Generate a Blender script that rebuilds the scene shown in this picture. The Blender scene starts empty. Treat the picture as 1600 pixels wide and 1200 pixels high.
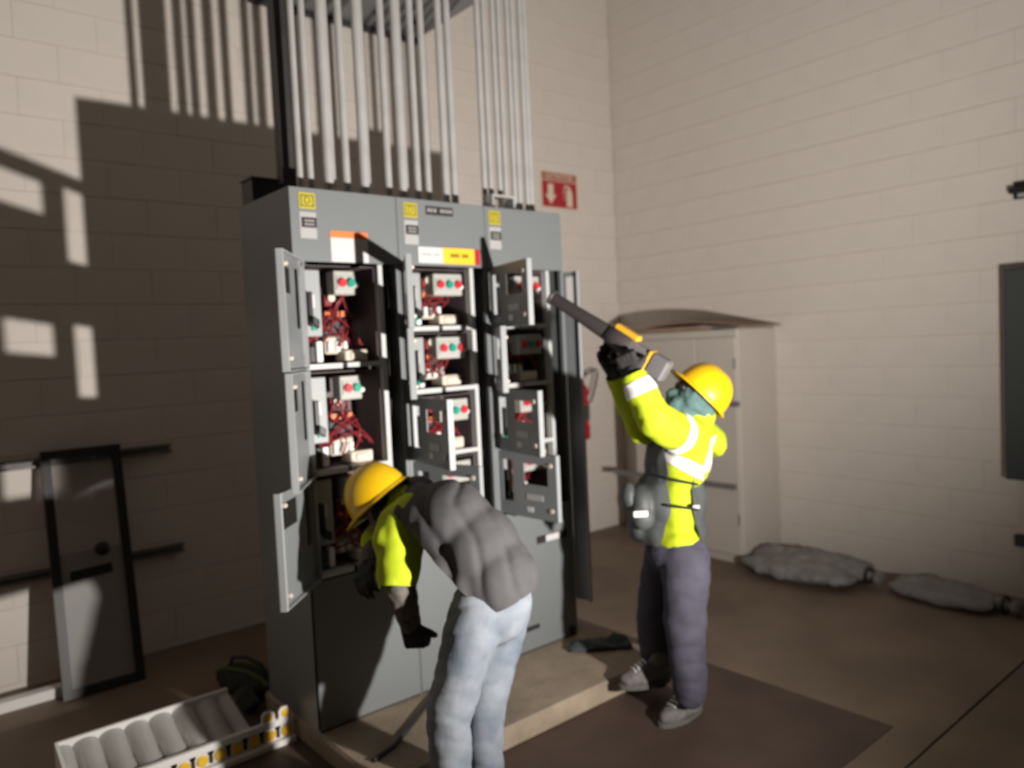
import bpy, bmesh, math, random
from mathutils import Vector, Matrix, noise

# ------------------------------------------------------------------ camera, world, light
SC = bpy.context.scene
COL = SC.collection
CAM = Vector((0.0, 0.0, 1.70))
F_PX = 1195.97
CX = Vector((0.76419855, -0.64331045, -0.04639221))   # camera right in the room
CY = Vector((0.06810752, 0.00896154, 0.99763774))     # camera up
CZ = Vector((-0.64137504, -0.76555297, 0.05066267))   # camera back
cam_data = bpy.data.cameras.new('camera')
cam_data.sensor_width = 36.0
cam_data.lens = F_PX * 36.0 / 1600.0
cam_data.clip_start = 0.02
cam = bpy.data.objects.new('camera', cam_data)
cam.matrix_world = Matrix(((CX.x, CY.x, CZ.x, CAM.x), (CX.y, CY.y, CZ.y, CAM.y), (CX.z, CY.z, CZ.z, CAM.z), (0, 0, 0, 1)))
COL.objects.link(cam)
SC.camera = cam
cam_data.dof.use_dof = True                            # the phone focused too near: everything is slightly soft
cam_data.dof.focus_distance = 1.55
cam_data.dof.aperture_fstop = 2.2

world = bpy.data.worlds.new('world')
SC.world = world
world.use_nodes = True
world.node_tree.nodes['Background'].inputs[0].default_value = (1.0, 0.86, 0.74, 1)
world.node_tree.nodes['Background'].inputs[1].default_value = 0.02

def spot(name, loc, target, power, angle, blend, radius, color):
    d = bpy.data.lights.new(name, 'SPOT')
    d.energy = power
    d.spot_size = math.radians(angle)
    d.spot_blend = blend
    d.shadow_soft_size = radius
    d.color = color
    o = bpy.data.objects.new(name, d)
    o.location = loc
    o.rotation_euler = (Vector(target) - Vector(loc)).to_track_quat('-Z', 'Y').to_euler()
    COL.objects.link(o)
    return o

# one work lamp stands on the floor side, right of the photographer
spot('work_lamp', (2.00, 0.0, 1.09), (2.11, 3.0, 3.02), 745.0, 158.0, 1.0, 0.035, (1.0, 0.94, 0.88))

SC.view_settings.view_transform = 'Standard'
SC.view_settings.look = 'None'
SC.view_settings.gamma = 1.0
SC.view_settings.use_curve_mapping = False
SC.view_settings.exposure = 0.0

# ------------------------------------------------------------------ helpers
U = Vector((0.764, -0.643, 0.0)).normalized()          # across the view, in the floor plane
V = Vector((0.643, 0.764, 0.0)).normalized()           # away from the viewer, in the floor plane
Z = Vector((0, 0, 1))
ORG = {}

def ray(px, py):
    return CX * (px - 800.0) - CY * (py - 600.0) - CZ * F_PX

def at(px, py, d):
    """room point seen at a photo pixel, d metres away along the view axis"""
    return CAM + ray(px, py) * (d / F_PX)

def on(px, py, axis, val):
    """room point seen at a photo pixel on the plane axis = val"""
    r = ray(px, py)
    return CAM + r * ((val - CAM[axis]) / r[axis])

MATS = {}
def pm(name, c, rough=0.6, metal=0.0, var=0.0, vscale=8.0, bump=0.0, bscale=60.0, trans=0.0, spec=0.5, stretch=None, dark=None):
    if name in MATS:
        return MATS[name]
    m = bpy.data.materials.new(name)
    m.use_nodes = True
    nt = m.node_tree
    b = nt.nodes['Principled BSDF']
    b.inputs['Roughness'].default_value = rough
    b.inputs['Metallic'].default_value = metal
    b.inputs['Base Color'].default_value = (*c, 1)
    b.inputs['Specular IOR Level'].default_value = spec
    if trans:
        b.inputs['Transmission Weight'].default_value = trans
    tc = nt.nodes.new('ShaderNodeTexCoord')
    vec = tc.outputs['Object']
    if stretch:
        mp = nt.nodes.new('ShaderNodeMapping')
        mp.inputs['Scale'].default_value = stretch
        nt.links.new(vec, mp.inputs['Vector'])
        vec = mp.outputs['Vector']
    if var:
        n = nt.nodes.new('ShaderNodeTexNoise')
        n.inputs['Scale'].default_value = vscale
        n.inputs['Detail'].default_value = 5
        nt.links.new(vec, n.inputs['Vector'])
        r = nt.nodes.new('ShaderNodeValToRGB')
        lo = dark if dark else tuple(max(0, x * (1 - var)) for x in c)
        hi = tuple(min(1, x * (1 + var)) for x in c)
        r.color_ramp.elements[0].position = 0.3
        r.color_ramp.elements[1].position = 0.7
        r.color_ramp.elements[0].color = (*lo, 1)
        r.color_ramp.elements[1].color = (*hi, 1)
        nt.links.new(n.outputs['Fac'], r.inputs['Fac'])
        nt.links.new(r.outputs['Color'], b.inputs['Base Color'])
    if bump:
        n2 = nt.nodes.new('ShaderNodeTexNoise')
        n2.inputs['Scale'].default_value = bscale
        n2.inputs['Detail'].default_value = 4
        nt.links.new(vec, n2.inputs['Vector'])
        bp = nt.nodes.new('ShaderNodeBump')
        bp.inputs['Strength'].default_value = bump
        bp.inputs['Distance'].default_value = 0.01
        nt.links.new(n2.outputs['Fac'], bp.inputs['Height'])
        nt.links.new(bp.outputs['Normal'], b.inputs['Normal'])
    MATS[name] = m
    return m

M = dict(
    block=pm('painted_block', (0.72, 0.66, 0.60), 0.75, var=0.05, vscale=3, bump=0.25, bscale=90),
    mortar=pm('painted_mortar', (0.68, 0.62, 0.56), 0.9),
    floor=pm('brown_floor', (0.20, 0.145, 0.105), 0.6, var=0.22, vscale=2.2, bump=0.15, bscale=40),
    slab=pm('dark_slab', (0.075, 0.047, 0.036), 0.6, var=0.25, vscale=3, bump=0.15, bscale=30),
    pad=pm('pad_concrete', (0.29, 0.23, 0.17), 0.85, var=0.25, vscale=5, bump=0.3, bscale=50),
    ceil=pm('ceiling_deck', (0.20, 0.185, 0.17), 0.9),
    hall=pm('dull_wall_paint', (0.34, 0.30, 0.27), 0.9),
    paint=pm('grey_enamel', (0.183, 0.197, 0.203), 0.42, var=0.03, vscale=2),
    inner=pm('grey_inside_enamel', (0.33, 0.345, 0.35), 0.45, var=0.05, vscale=4),
    dark=pm('dark_steel', (0.035, 0.034, 0.035), 0.5, var=0.2),
    back=pm('bucket_back', (0.13, 0.10, 0.10), 0.5, var=0.2),
    lip=pm('zinc_lip', (0.52, 0.53, 0.53), 0.35),
    black=pm('black_plastic', (0.012, 0.012, 0.013), 0.4),
    ctrl=pm('beige_grey_plastic', (0.42, 0.42, 0.38), 0.5),
    red=pm('red_button', (0.60, 0.03, 0.04), 0.35),
    wire=pm('red_wire', (0.20, 0.014, 0.02), 0.45),
    orange=pm('orange_copper', (0.75, 0.20, 0.07), 0.45),
    green=pm('green_button', (0.01, 0.30, 0.20), 0.35),
    lens=pm('lamp_lens', (0.9, 0.92, 0.9), 0.12),
    cream=pm('cream_ceramic', (0.66, 0.58, 0.48), 0.5, var=0.1),
    white=pm('white_plastic', (0.86, 0.84, 0.81), 0.5, var=0.03),
    label=pm('label_white', (0.62, 0.61, 0.60), 0.55),
    labelgrey=pm('label_grey', (0.40, 0.40, 0.395), 0.5),
    yellow=pm('label_yellow', (0.90, 0.55, 0.03), 0.5),
    logo=pm('logo_yellow', (0.50, 0.42, 0.035), 0.5),
    olive=pm('logo_olive', (0.16, 0.13, 0.01), 0.5),
    warn=pm('label_orange', (0.85, 0.20, 0.05), 0.5),
    ink=pm('label_ink', (0.02, 0.018, 0.018), 0.6),
    inkgrey=pm('label_text_grey', (0.36, 0.35, 0.34), 0.6),
    zinc=pm('galvanised_steel', (0.50, 0.495, 0.485), 0.42, 0.2, var=0.12, vscale=6),
    zincdark=pm('strut_steel', (0.26, 0.25, 0.235), 0.5, 0.3, var=0.15),
    signred=pm('sign_red', (0.42, 0.018, 0.03), 0.5),
    signpale=pm('sign_pale', (0.74, 0.64, 0.50), 0.5),
    lime=pm('lime_fabric', (0.46, 0.57, 0.008), 0.8, var=0.05, vscale=20, bump=0.2, bscale=300),
    tape=pm('reflective_tape', (0.78, 0.77, 0.74), 0.45),
    vest=pm('grey_vest_fabric', (0.075, 0.073, 0.077), 0.9, var=0.12, vscale=12, bump=0.25, bscale=350),
    vest2=pm('grey_vest_nylon', (0.062, 0.068, 0.068), 0.6, var=0.15, vscale=10, bump=0.2, bscale=250),
    navy=pm('navy_work_trousers', (0.058, 0.055, 0.078), 0.9, var=0.25, vscale=9, bump=0.3, bscale=300),
    jean=pm('washed_denim', (0.225, 0.245, 0.27), 0.9, var=0.2, vscale=7, bump=0.3, bscale=300, dark=(0.11, 0.14, 0.185)),
    helmet=pm('yellow_helmet', (0.76, 0.45, 0.006), 0.35),
    brim=pm('helmet_underside', (0.10, 0.045, 0.01), 0.6),
    teal=pm('teal_neck_gaiter', (0.075, 0.14, 0.135), 0.9, var=0.1, vscale=20, bump=0.2, bscale=300),
    glove=pm('dark_glove', (0.035, 0.032, 0.033), 0.85, var=0.25, vscale=30),
    knit=pm('grey_knit_sleeve', (0.16, 0.14, 0.13), 0.95, var=0.2, vscale=40, bump=0.3, bscale=300),
    skin=pm('skin', (0.32, 0.17, 0.11), 0.55),
    hair=pm('black_hair', (0.012, 0.010, 0.009), 0.7),
    shoe=pm('grey_shoe', (0.13, 0.12, 0.115), 0.8, var=0.3, vscale=25),
    sole=pm('shoe_sole', (0.10, 0.10, 0.09), 0.8),
    toolgrey=pm('tool_grey', (0.13, 0.125, 0.13), 0.5),
    nozzle=pm('tool_black', (0.045, 0.038, 0.038), 0.5),
    tool=pm('tool_yellow', (0.75, 0.38, 0.02), 0.45),
    ext=pm('extinguisher_red', (0.45, 0.012, 0.03), 0.3),
    cab=pm('offwhite_enamel', (0.56, 0.51, 0.455), 0.55, var=0.04, vscale=3),
    card=pm('brown_cardboard', (0.30, 0.20, 0.15), 0.85, var=0.15),
    bag=pm('grey_tarpaulin', (0.24, 0.235, 0.225), 0.6, var=0.2, vscale=9, bump=0.3, bscale=40),
    panel=pm('slate_enamel', (0.055, 0.062, 0.064), 0.4),
    pane=pm('acrylic_pane', (0.9, 0.9, 0.9), 0.05, trans=1.0),
    frame=pm('black_frame', (0.02, 0.02, 0.02), 0.45),
    plate=pm('pale_plate', (0.30, 0.29, 0.28), 0.6, var=0.08, vscale=5),
    bagdark=pm('dark_bag', (0.022, 0.026, 0.022), 0.85, var=0.3, vscale=20),
    stripe=pm('green_stripe', (0.07, 0.11, 0.02), 0.8),
    cloth=pm('dark_cloth', (0.045, 0.055, 0.058), 0.9, var=0.3, vscale=18),
    cable=pm('black_cable', (0.02, 0.018, 0.018), 0.6),
)

class G:
    """collects shapes, then links them as ONE mesh object"""
    def __init__(self):
        self.bm = bmesh.new()
    def geom(self, verts, faces):
        vs = [self.bm.verts.new(v) for v in verts]
        for f in faces:
            try:
                self.bm.faces.new([vs[i] for i in f])
            except ValueError:
                pass
        return self
    def obox(self, o, ex, ey, ez):
        """box from a corner and three edge vectors"""
        o, ex, ey, ez = Vector(o), Vector(ex), Vector(ey), Vector(ez)
        if ex.cross(ey).dot(ez) < 0:
            ex, ey = ey, ex
        p = [o, o + ex, o + ex + ey, o + ey]
        return self.geom(p + [q + ez for q in p], [(3, 2, 1, 0), (4, 5, 6, 7), (0, 1, 5, 4), (1, 2, 6, 5), (2, 3, 7, 6), (3, 0, 4, 7)])
    def box(self, x0, x1, y0, y1, z0, z1):
        return self.obox((x0, y0, z0), (x1 - x0, 0, 0), (0, y1 - y0, 0), (0, 0, z1 - z0))
    def cyl(self, a, b, r, r2=None, n=14, caps=True):
        a, b = Vector(a), Vector(b)
        r2 = r if r2 is None else r2
        d = (b - a)
        q = d.to_track_quat('Z', 'Y')
        vs = []
        for c, rr in ((a, r), (b, r2)):
            for i in range(n):
                t = 2 * math.pi * i / n
                vs.append(c + q @ Vector((math.cos(t) * rr, math.sin(t) * rr, 0)))
        fs = [(i, (i + 1) % n, n + (i + 1) % n, n + i) for i in range(n)]
        if caps:
            fs += [tuple(reversed(range(n))), tuple(range(n, 2 * n))]
        return self.geom(vs, fs)
    def tube(self, pts, r, n=8):
        pts = [Vector(p) for p in pts]
        rings = []
        for i, p in enumerate(pts):
            d = pts[min(i + 1, len(pts) - 1)] - pts[max(i - 1, 0)]
            q = d.to_track_quat('Z', 'Y')
            rr = r[i] if isinstance(r, (list, tuple)) else r
            rings.append([p + q @ Vector((math.cos(2 * math.pi * k / n) * rr, math.sin(2 * math.pi * k / n) * rr, 0)) for k in range(n)])
        vs = [v for g in rings for v in g]
        fs = []
        for i in range(len(pts) - 1):
            # align next ring to reduce twisting
            for k in range(n):
                fs.append((i * n + k, i * n + (k + 1) % n, (i + 1) * n + (k + 1) % n, (i + 1) * n + k))
        fs += [tuple(reversed(range(n))), tuple(range((len(pts) - 1) * n, len(pts) * n))]
        return self.geom(vs, fs)
    def ball(self, c, r, seg=14, rings=8, axes=None):
        c = Vector(c)
        r = Vector((r, r, r)) if not hasattr(r, '__len__') else Vector(r)
        mt = Matrix.Identity(3) if axes is None else Matrix(axes).transposed()
        m4 = Matrix.Translation(c) @ (mt @ Matrix.Diagonal(r)).to_4x4()
        bmesh.ops.create_uvsphere(self.bm, u_segments=seg, v_segments=rings, radius=1.0, matrix=m4)
        return self
    def prism(self, pts, nvec):
        """flat outline extruded along nvec"""
        pts = [Vector(p) for p in pts]
        nv = Vector(nvec)
        n = len(pts)
        vs = pts + [p + nv for p in pts]
        fs = [tuple(reversed(range(n))), tuple(range(n, 2 * n))] + [(i, (i + 1) % n, n + (i + 1) % n, n + i) for i in range(n)]
        return self.geom(vs, fs)
    def lathe(self, prof, o, ax, n=24):
        """prof: (radius, height) pairs round axis ax from o"""
        q = Vector(ax).to_track_quat('Z', 'Y')
        o = Vector(o)
        vs = []
        for r, h in prof:
            for k in range(n):
                t = 2 * math.pi * k / n
                vs.append(o + q @ Vector((r * math.cos(t), r * math.sin(t), h)))
        fs = []
        for i in range(len(prof) - 1):
            for k in range(n):
                fs.append((i * n + k, i * n + (k + 1) % n, (i + 1) * n + (k + 1) % n, (i + 1) * n + k))
        fs += [tuple(reversed(range(n))), tuple(range((len(prof) - 1) * n, len(prof) * n))]
        return self.geom(vs, fs)
    def make(self, name, mat, parent=None, smooth=False, bevel=0.0):
        if bevel:
            bmesh.ops.bevel(self.bm, geom=self.bm.edges[:], offset=bevel, segments=1, affect='EDGES', clamp_overlap=True)
        bmesh.ops.recalc_face_normals(self.bm, faces=self.bm.faces)
        me = bpy.data.meshes.new(name)
        self.bm.to_mesh(me)
        self.bm.free()
        return link_mesh(name, me, mat, parent, smooth)

def link_mesh(name, me, mat, parent=None, smooth=False):
    """mesh in room coordinates -> object with its origin at its own centre"""
    n = len(me.vertices)
    if n:
        lo = Vector((min(v.co.x for v in me.vertices), min(v.co.y for v in me.vertices), min(v.co.z for v in me.vertices)))
        hi = Vector((max(v.co.x for v in me.vertices), max(v.co.y for v in me.vertices), max(v.co.z for v in me.vertices)))
        c = Vector(((lo.x + hi.x) / 2, (lo.y + hi.y) / 2, lo.z))
    else:
        c = Vector((0, 0, 0))
    me.transform(Matrix.Translation(-c))
    if mat is not None:
        me.materials.clear()
        me.materials.append(mat)
    if smooth:
        me.polygons.foreach_set('use_smooth', [True] * len(me.polygons))
        try:
            me.set_sharp_from_angle(angle=math.radians(50))
        except Exception:
            pass
    o = bpy.data.objects.new(name, me)
    COL.objects.link(o)
    if parent is not None:
        o.parent = parent
        o.location = c - ORG[parent.name]
    else:
        o.location = c
    ORG[o.name] = c
    return o

def thing(name, label, cat, loc, group=None):
    o = bpy.data.objects.new(name, None)
    o.empty_display_size = 0.1
    COL.objects.link(o)
    o.location = loc
    ORG[o.name] = Vector(loc)
    tag(o, label, cat, group)
    return o

def tag(o, label, cat=None, group=None, kind=None):
    if label:
        o['label'] = label
    if cat:
        o['category'] = cat
    if group:
        o['group'] = group
    if kind:
        o['kind'] = kind
    return o

def struct(o, label=None):
    o['kind'] = 'structure'
    if label:
        o['label'] = label
    return o

def text_mesh(name, txt, size, origin, right, up, mat, parent, depth=0.0008, center=True):
    cu = bpy.data.curves.new(name, 'FONT')
    cu.body = txt
    cu.size = size
    cu.extrude = depth
    if center:
        cu.align_x = 'CENTER'
        cu.align_y = 'CENTER'
    tmp = bpy.data.objects.new(name + '_tmp', cu)
    COL.objects.link(tmp)
    dg = bpy.context.evaluated_depsgraph_get()
    me = bpy.data.meshes.new_from_object(tmp.evaluated_get(dg))
    bpy.data.objects.remove(tmp)
    r, u = Vector(right).normalized(), Vector(up).normalized()
    nrm = r.cross(u)
    o = Vector(origin)
    me.transform(Matrix(((r.x, u.x, nrm.x, o.x), (r.y, u.y, nrm.y, o.y), (r.z, u.z, nrm.z, o.z), (0, 0, 0, 1))))
    return link_mesh(name, me, mat, parent)

# ------------------------------------------------------------------ room shell
WB, WR, WL, WF, HC = 4.78, 5.335, -1.9, -2.4, 5.3
JZ = 0.035                                             # height of the lowest bed joint

# floor in slabs with an open joint between them
FY = 1.272
def floor_piece(name, x0, x1, y0, y1):
    return struct(G().box(x0, x1, y0, y1, -0.12, 0.0).make(name, M['floor']), 'brown concrete floor of the room')
fl = floor_piece('floor', WL, WR, FY + 0.006, WB)
near_slab = G().box(WL, WR, WF, FY - 0.006, -0.12, 0.0).make('slab', M['floor'], fl)
G().box(WL, WR, FY - 0.006, FY + 0.006, -0.12, -0.012).make('joint_filler', M['dark'], fl)
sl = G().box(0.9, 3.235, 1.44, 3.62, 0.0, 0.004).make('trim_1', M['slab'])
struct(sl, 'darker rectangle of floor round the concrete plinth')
ce = struct(G().box(WL, WR, WF, WB, HC, HC + 0.1).make('ceiling', M['ceil']), 'painted ceiling far above the cabinets')
struct(G().box(WL - 0.1, WL, WF, WB, -0.12, HC).make('wall_left', M['hall']), 'painted wall outside the picture on the left')
struct(G().box(WL - 0.1, WR + 0.1, WF - 0.1, WF, -0.12, HC).make('wall_front', M['hall']), 'painted wall behind the photographer')
wb = struct(G().box(WL, WR + 0.1, WB + 0.006, WB + 0.16, -0.12, HC).make('wall_back', M['mortar']), 'painted block wall behind the grey cabinets')
wr = struct(G().box(WR + 0.006, WR + 0.16, WF, WB + 0.006, -0.12, HC).make('wall_right', M['mortar']), 'painted block wall behind the white cabinet')

def block_mesh(w, h, t):
    """one block: front face on local y=0 looking to -y, chamfered arrises"""
    g = G()
    c = 0.0016
    vs = [(-w / 2, c, 0), (w / 2, c, 0), (w / 2, c, h), (-w / 2, c, h),
          (-w / 2 + c, 0, c), (w / 2 - c, 0, c), (w / 2 - c, 0, h - c), (-w / 2 + c, 0, h - c),
          (-w / 2, t, 0), (w / 2, t, 0), (w / 2, t, h), (-w / 2, t, h)]
    fs = [(4, 5, 6, 7), (0, 1, 5, 4), (1, 2, 6, 5), (2, 3, 7, 6), (3, 0, 4, 7), (8, 9, 1, 0), (9, 10, 2, 1), (10, 11, 3, 2), (11, 8, 0, 3)]
    g.geom(vs, fs)
    me = bpy.data.meshes.new('block')
    bmesh.ops.recalc_face_normals(g.bm, faces=g.bm.faces)
    g.bm.to_mesh(me)
    g.bm.free()
    me.materials.append(M['block'])
    return me

def in_frame(p, m=30):
    q = Vector(p) - CAM
    d = -q.dot(CZ)
    if d < 0.2:
        return False
    x = 800 + F_PX * q.dot(CX) / d
    y = 600 - F_PX * q.dot(CY) / d
    return -m < x < 1600 + m and -m < y < 1200 + m

def lay_blocks(wall, length, place, rotz, seed, hidden):
    """running bond: pieces in the picture are single blocks, the others are joined"""
    rnd = random.Random(seed)
    full = block_mesh(0.3995, 0.1972, 0.02)
    rest = G()
    cand = []
    k = -1
    z = JZ - 0.2
    while z < HC - 0.05:
        off = 0.2 if k % 2 else 0.0
        s = -0.4 + off
        while s < length + 0.4:
            a, b = max(s, 0.0), min(s + 0.4, length)
            if b - a > 0.05:
                cand.append((a, b, z))
            s += 0.4
        z += 0.2
        k += 1
    vis = []
    for a, b, z in cand:
        mid = place((a + b) / 2, 0)
        c = Vector((mid[0], mid[1], z + 0.1))
        inside = any(in_frame(Vector((*place(q, 0), zz)), 0) for q in (a, b) for zz in (z, z + 0.2))
        if inside and z > 0 - 0.17 and not hidden(c):
            vis.append(((c - CAM).length, a, b, z))
    vis.sort()
    single = set((a, b, z) for _, a, b, z in vis[:298])
    for a, b, z in cand:
        w = b - a - 0.0005
        x, y = place((a + b) / 2, rnd.uniform(-0.0012, 0.0012))
        z0 = z + 0.0014
        if (a, b, z) in single:
            me = full
            o = bpy.data.objects.new('block', me)
            COL.objects.link(o)
            o.parent = wall
            o.location = Vector((x, y, z0)) - ORG[wall.name]
            o.rotation_euler = (0, 0, rotz)
            o.scale = (w / 0.3995, 1, 1)
        else:
            ca, sa = math.cos(rotz), math.sin(rotz)
            ex, ey = Vector((ca, sa, 0)), Vector((-sa, ca, 0))
            rest.obox(Vector((x, y, z0)) - ex * w / 2, ex * w, ey * 0.02, Z * 0.1972)
    r = rest.make('blocks', M['block'], wall)
    r['kind'] = 'stuff'

def hid_back(c):
    q = c - CAM
    d = -q.dot(CZ)
    x = 800 + F_PX * q.dot(CX) / d
    y = 600 - F_PX * q.dot(CY) / d
    return 430 < x < 850 and y > 330
def hid_right(c):
    return c.y > 3.3 and c.y < 4.1 and c.z < 1.5
lay_blocks(wb, WR - WL, lambda s, j: (WL + s, WB + j), 0.0, 3, hid_back)
lay_blocks(wr, WB - WF, lambda s, j: (WR + j, WB - s), -math.pi / 2, 4, hid_right)

# concrete plinth under the cabinets
pad = G().box(1.345, 3.0, 2.455, 3.56, 0.0, 0.1).make('trim_2', M['pad'], bevel=0.012)
struct(pad, 'low concrete plinth under the grey cabinets')

# overhead sheet duct against the back wall
tr = thing('wall_duct', 'grey sheet metal duct on the back wall above the conduits', 'duct', (2.6, 4.4, 3.957))
G().box(2.0, 3.22, 4.03, WB, 3.957, 4.35).make('duct_body', M['paint'], tr)
G().box(1.98, 3.235, WB - 0.05, WB - 0.001, 3.93, 3.957).make('back_gap_shade', M['dark'], tr)  # dark strip painting in the shadow gap along the duct's back edge
for k in range(4):
    G().cyl((2.15 + k * 0.3, 4.5, 3.957), (2.15 + k * 0.3, 4.5, 3.94), 0.022).make('knockout_plug', M['dark'], tr)

# ------------------------------------------------------------------ grey motor control cabinets
FY0, BY = 2.98, 3.515                                  # front face, back
ZB, ZT = 0.10, 2.39
ZH = 2.085                                             # lower edge of the top panels

def door(sec, hx, zt, zb, w, th, slot=True, knobs=True, win=True):
    """unit door: hinged on its left edge, swung th degrees open, with its cut-outs for handle and buttons"""
    t = math.radians(th)
    s_, n_ = Vector((math.cos(t), -math.sin(t), 0)), Vector((math.sin(t), math.cos(t), 0))
    h = Vector((hx, FY0 - 0.006, 0))
    P = lambda s, n, z: h + s_ * s + n_ * n + Z * z
    def rect(g, s0, s1, z0, z1, n0=-0.002, n1=0.002):
        g.obox(P(s0, n0, z0), s_ * (s1 - s0), n_ * (n1 - n0), Z * (z1 - z0))
    H = zt - zb
    sl0, sl1 = 0.022, 0.095
    slt, slb = zt - 0.04, zt - min(0.28, H * 0.78)
    w0, w1, wt, wbt = 0.175, 0.335, zt - 0.05, zt - 0.15
    g = G()
    rect(g, 0, sl0, zb, zt)
    rect(g, sl0, sl1, slt, zt)
    rect(g, sl0, sl1, zb, slb)
    rect(g, sl1, w0, zb, zt)
    rect(g, w0, w1, wt, zt)
    rect(g, w0, w1, zb, wbt)
    rect(g, w1, w, zb, zt)
    d = g.make('door', M['paint'], sec)
    f = G()
    for a, b, c, e in ((0, 0.004, zb, zt), (w - 0.004, w, zb, zt)):
        rect(f, a, b, c, e, 0.002, 0.024)
    rect(f, 0.004, w - 0.004, zb, zb + 0.004, 0.002, 0.024)
    rect(f, 0.004, w - 0.004, zt - 0.004, zt, 0.002, 0.024)
    rect(f, w - 0.018, w - 0.004, zb + 0.004, zt - 0.004, 0.021, 0.024)
    f.make('door_flange', M['inner'], d)
    for zz in (zb + 0.05, zt - 0.05):
        k = G()
        c = P(w - 0.035, 0, zz)
        k.cyl(c - n_ * 0.008, c + n_ * 0.03, 0.011, 0.009)
        k.cyl(c + n_ * 0.03, c + n_ * 0.034, 0.006)
        k.make('latch_knob', M['cream'], d)
    lb = G()
    rect(lb, 0.19, 0.30, wbt - 0.075, wbt - 0.045, -0.004, -0.002)
    lb.make('name_plate', M['labelgrey'], d)
    lb = G()
    rect(lb, 0.19, 0.23, zb + 0.03, zb + 0.055, -0.004, -0.002)
    lb.make('rating_label', M['label'], d)
    for zz in (zb + 0.04, zt - 0.04):
        hg = G()
        hg.cyl(P(0, 0.004, zz - 0.02), P(0, 0.004, zz + 0.02), 0.006, n=8)
        hg.make('hinge', M['zincdark'], d)
    return d

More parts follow.
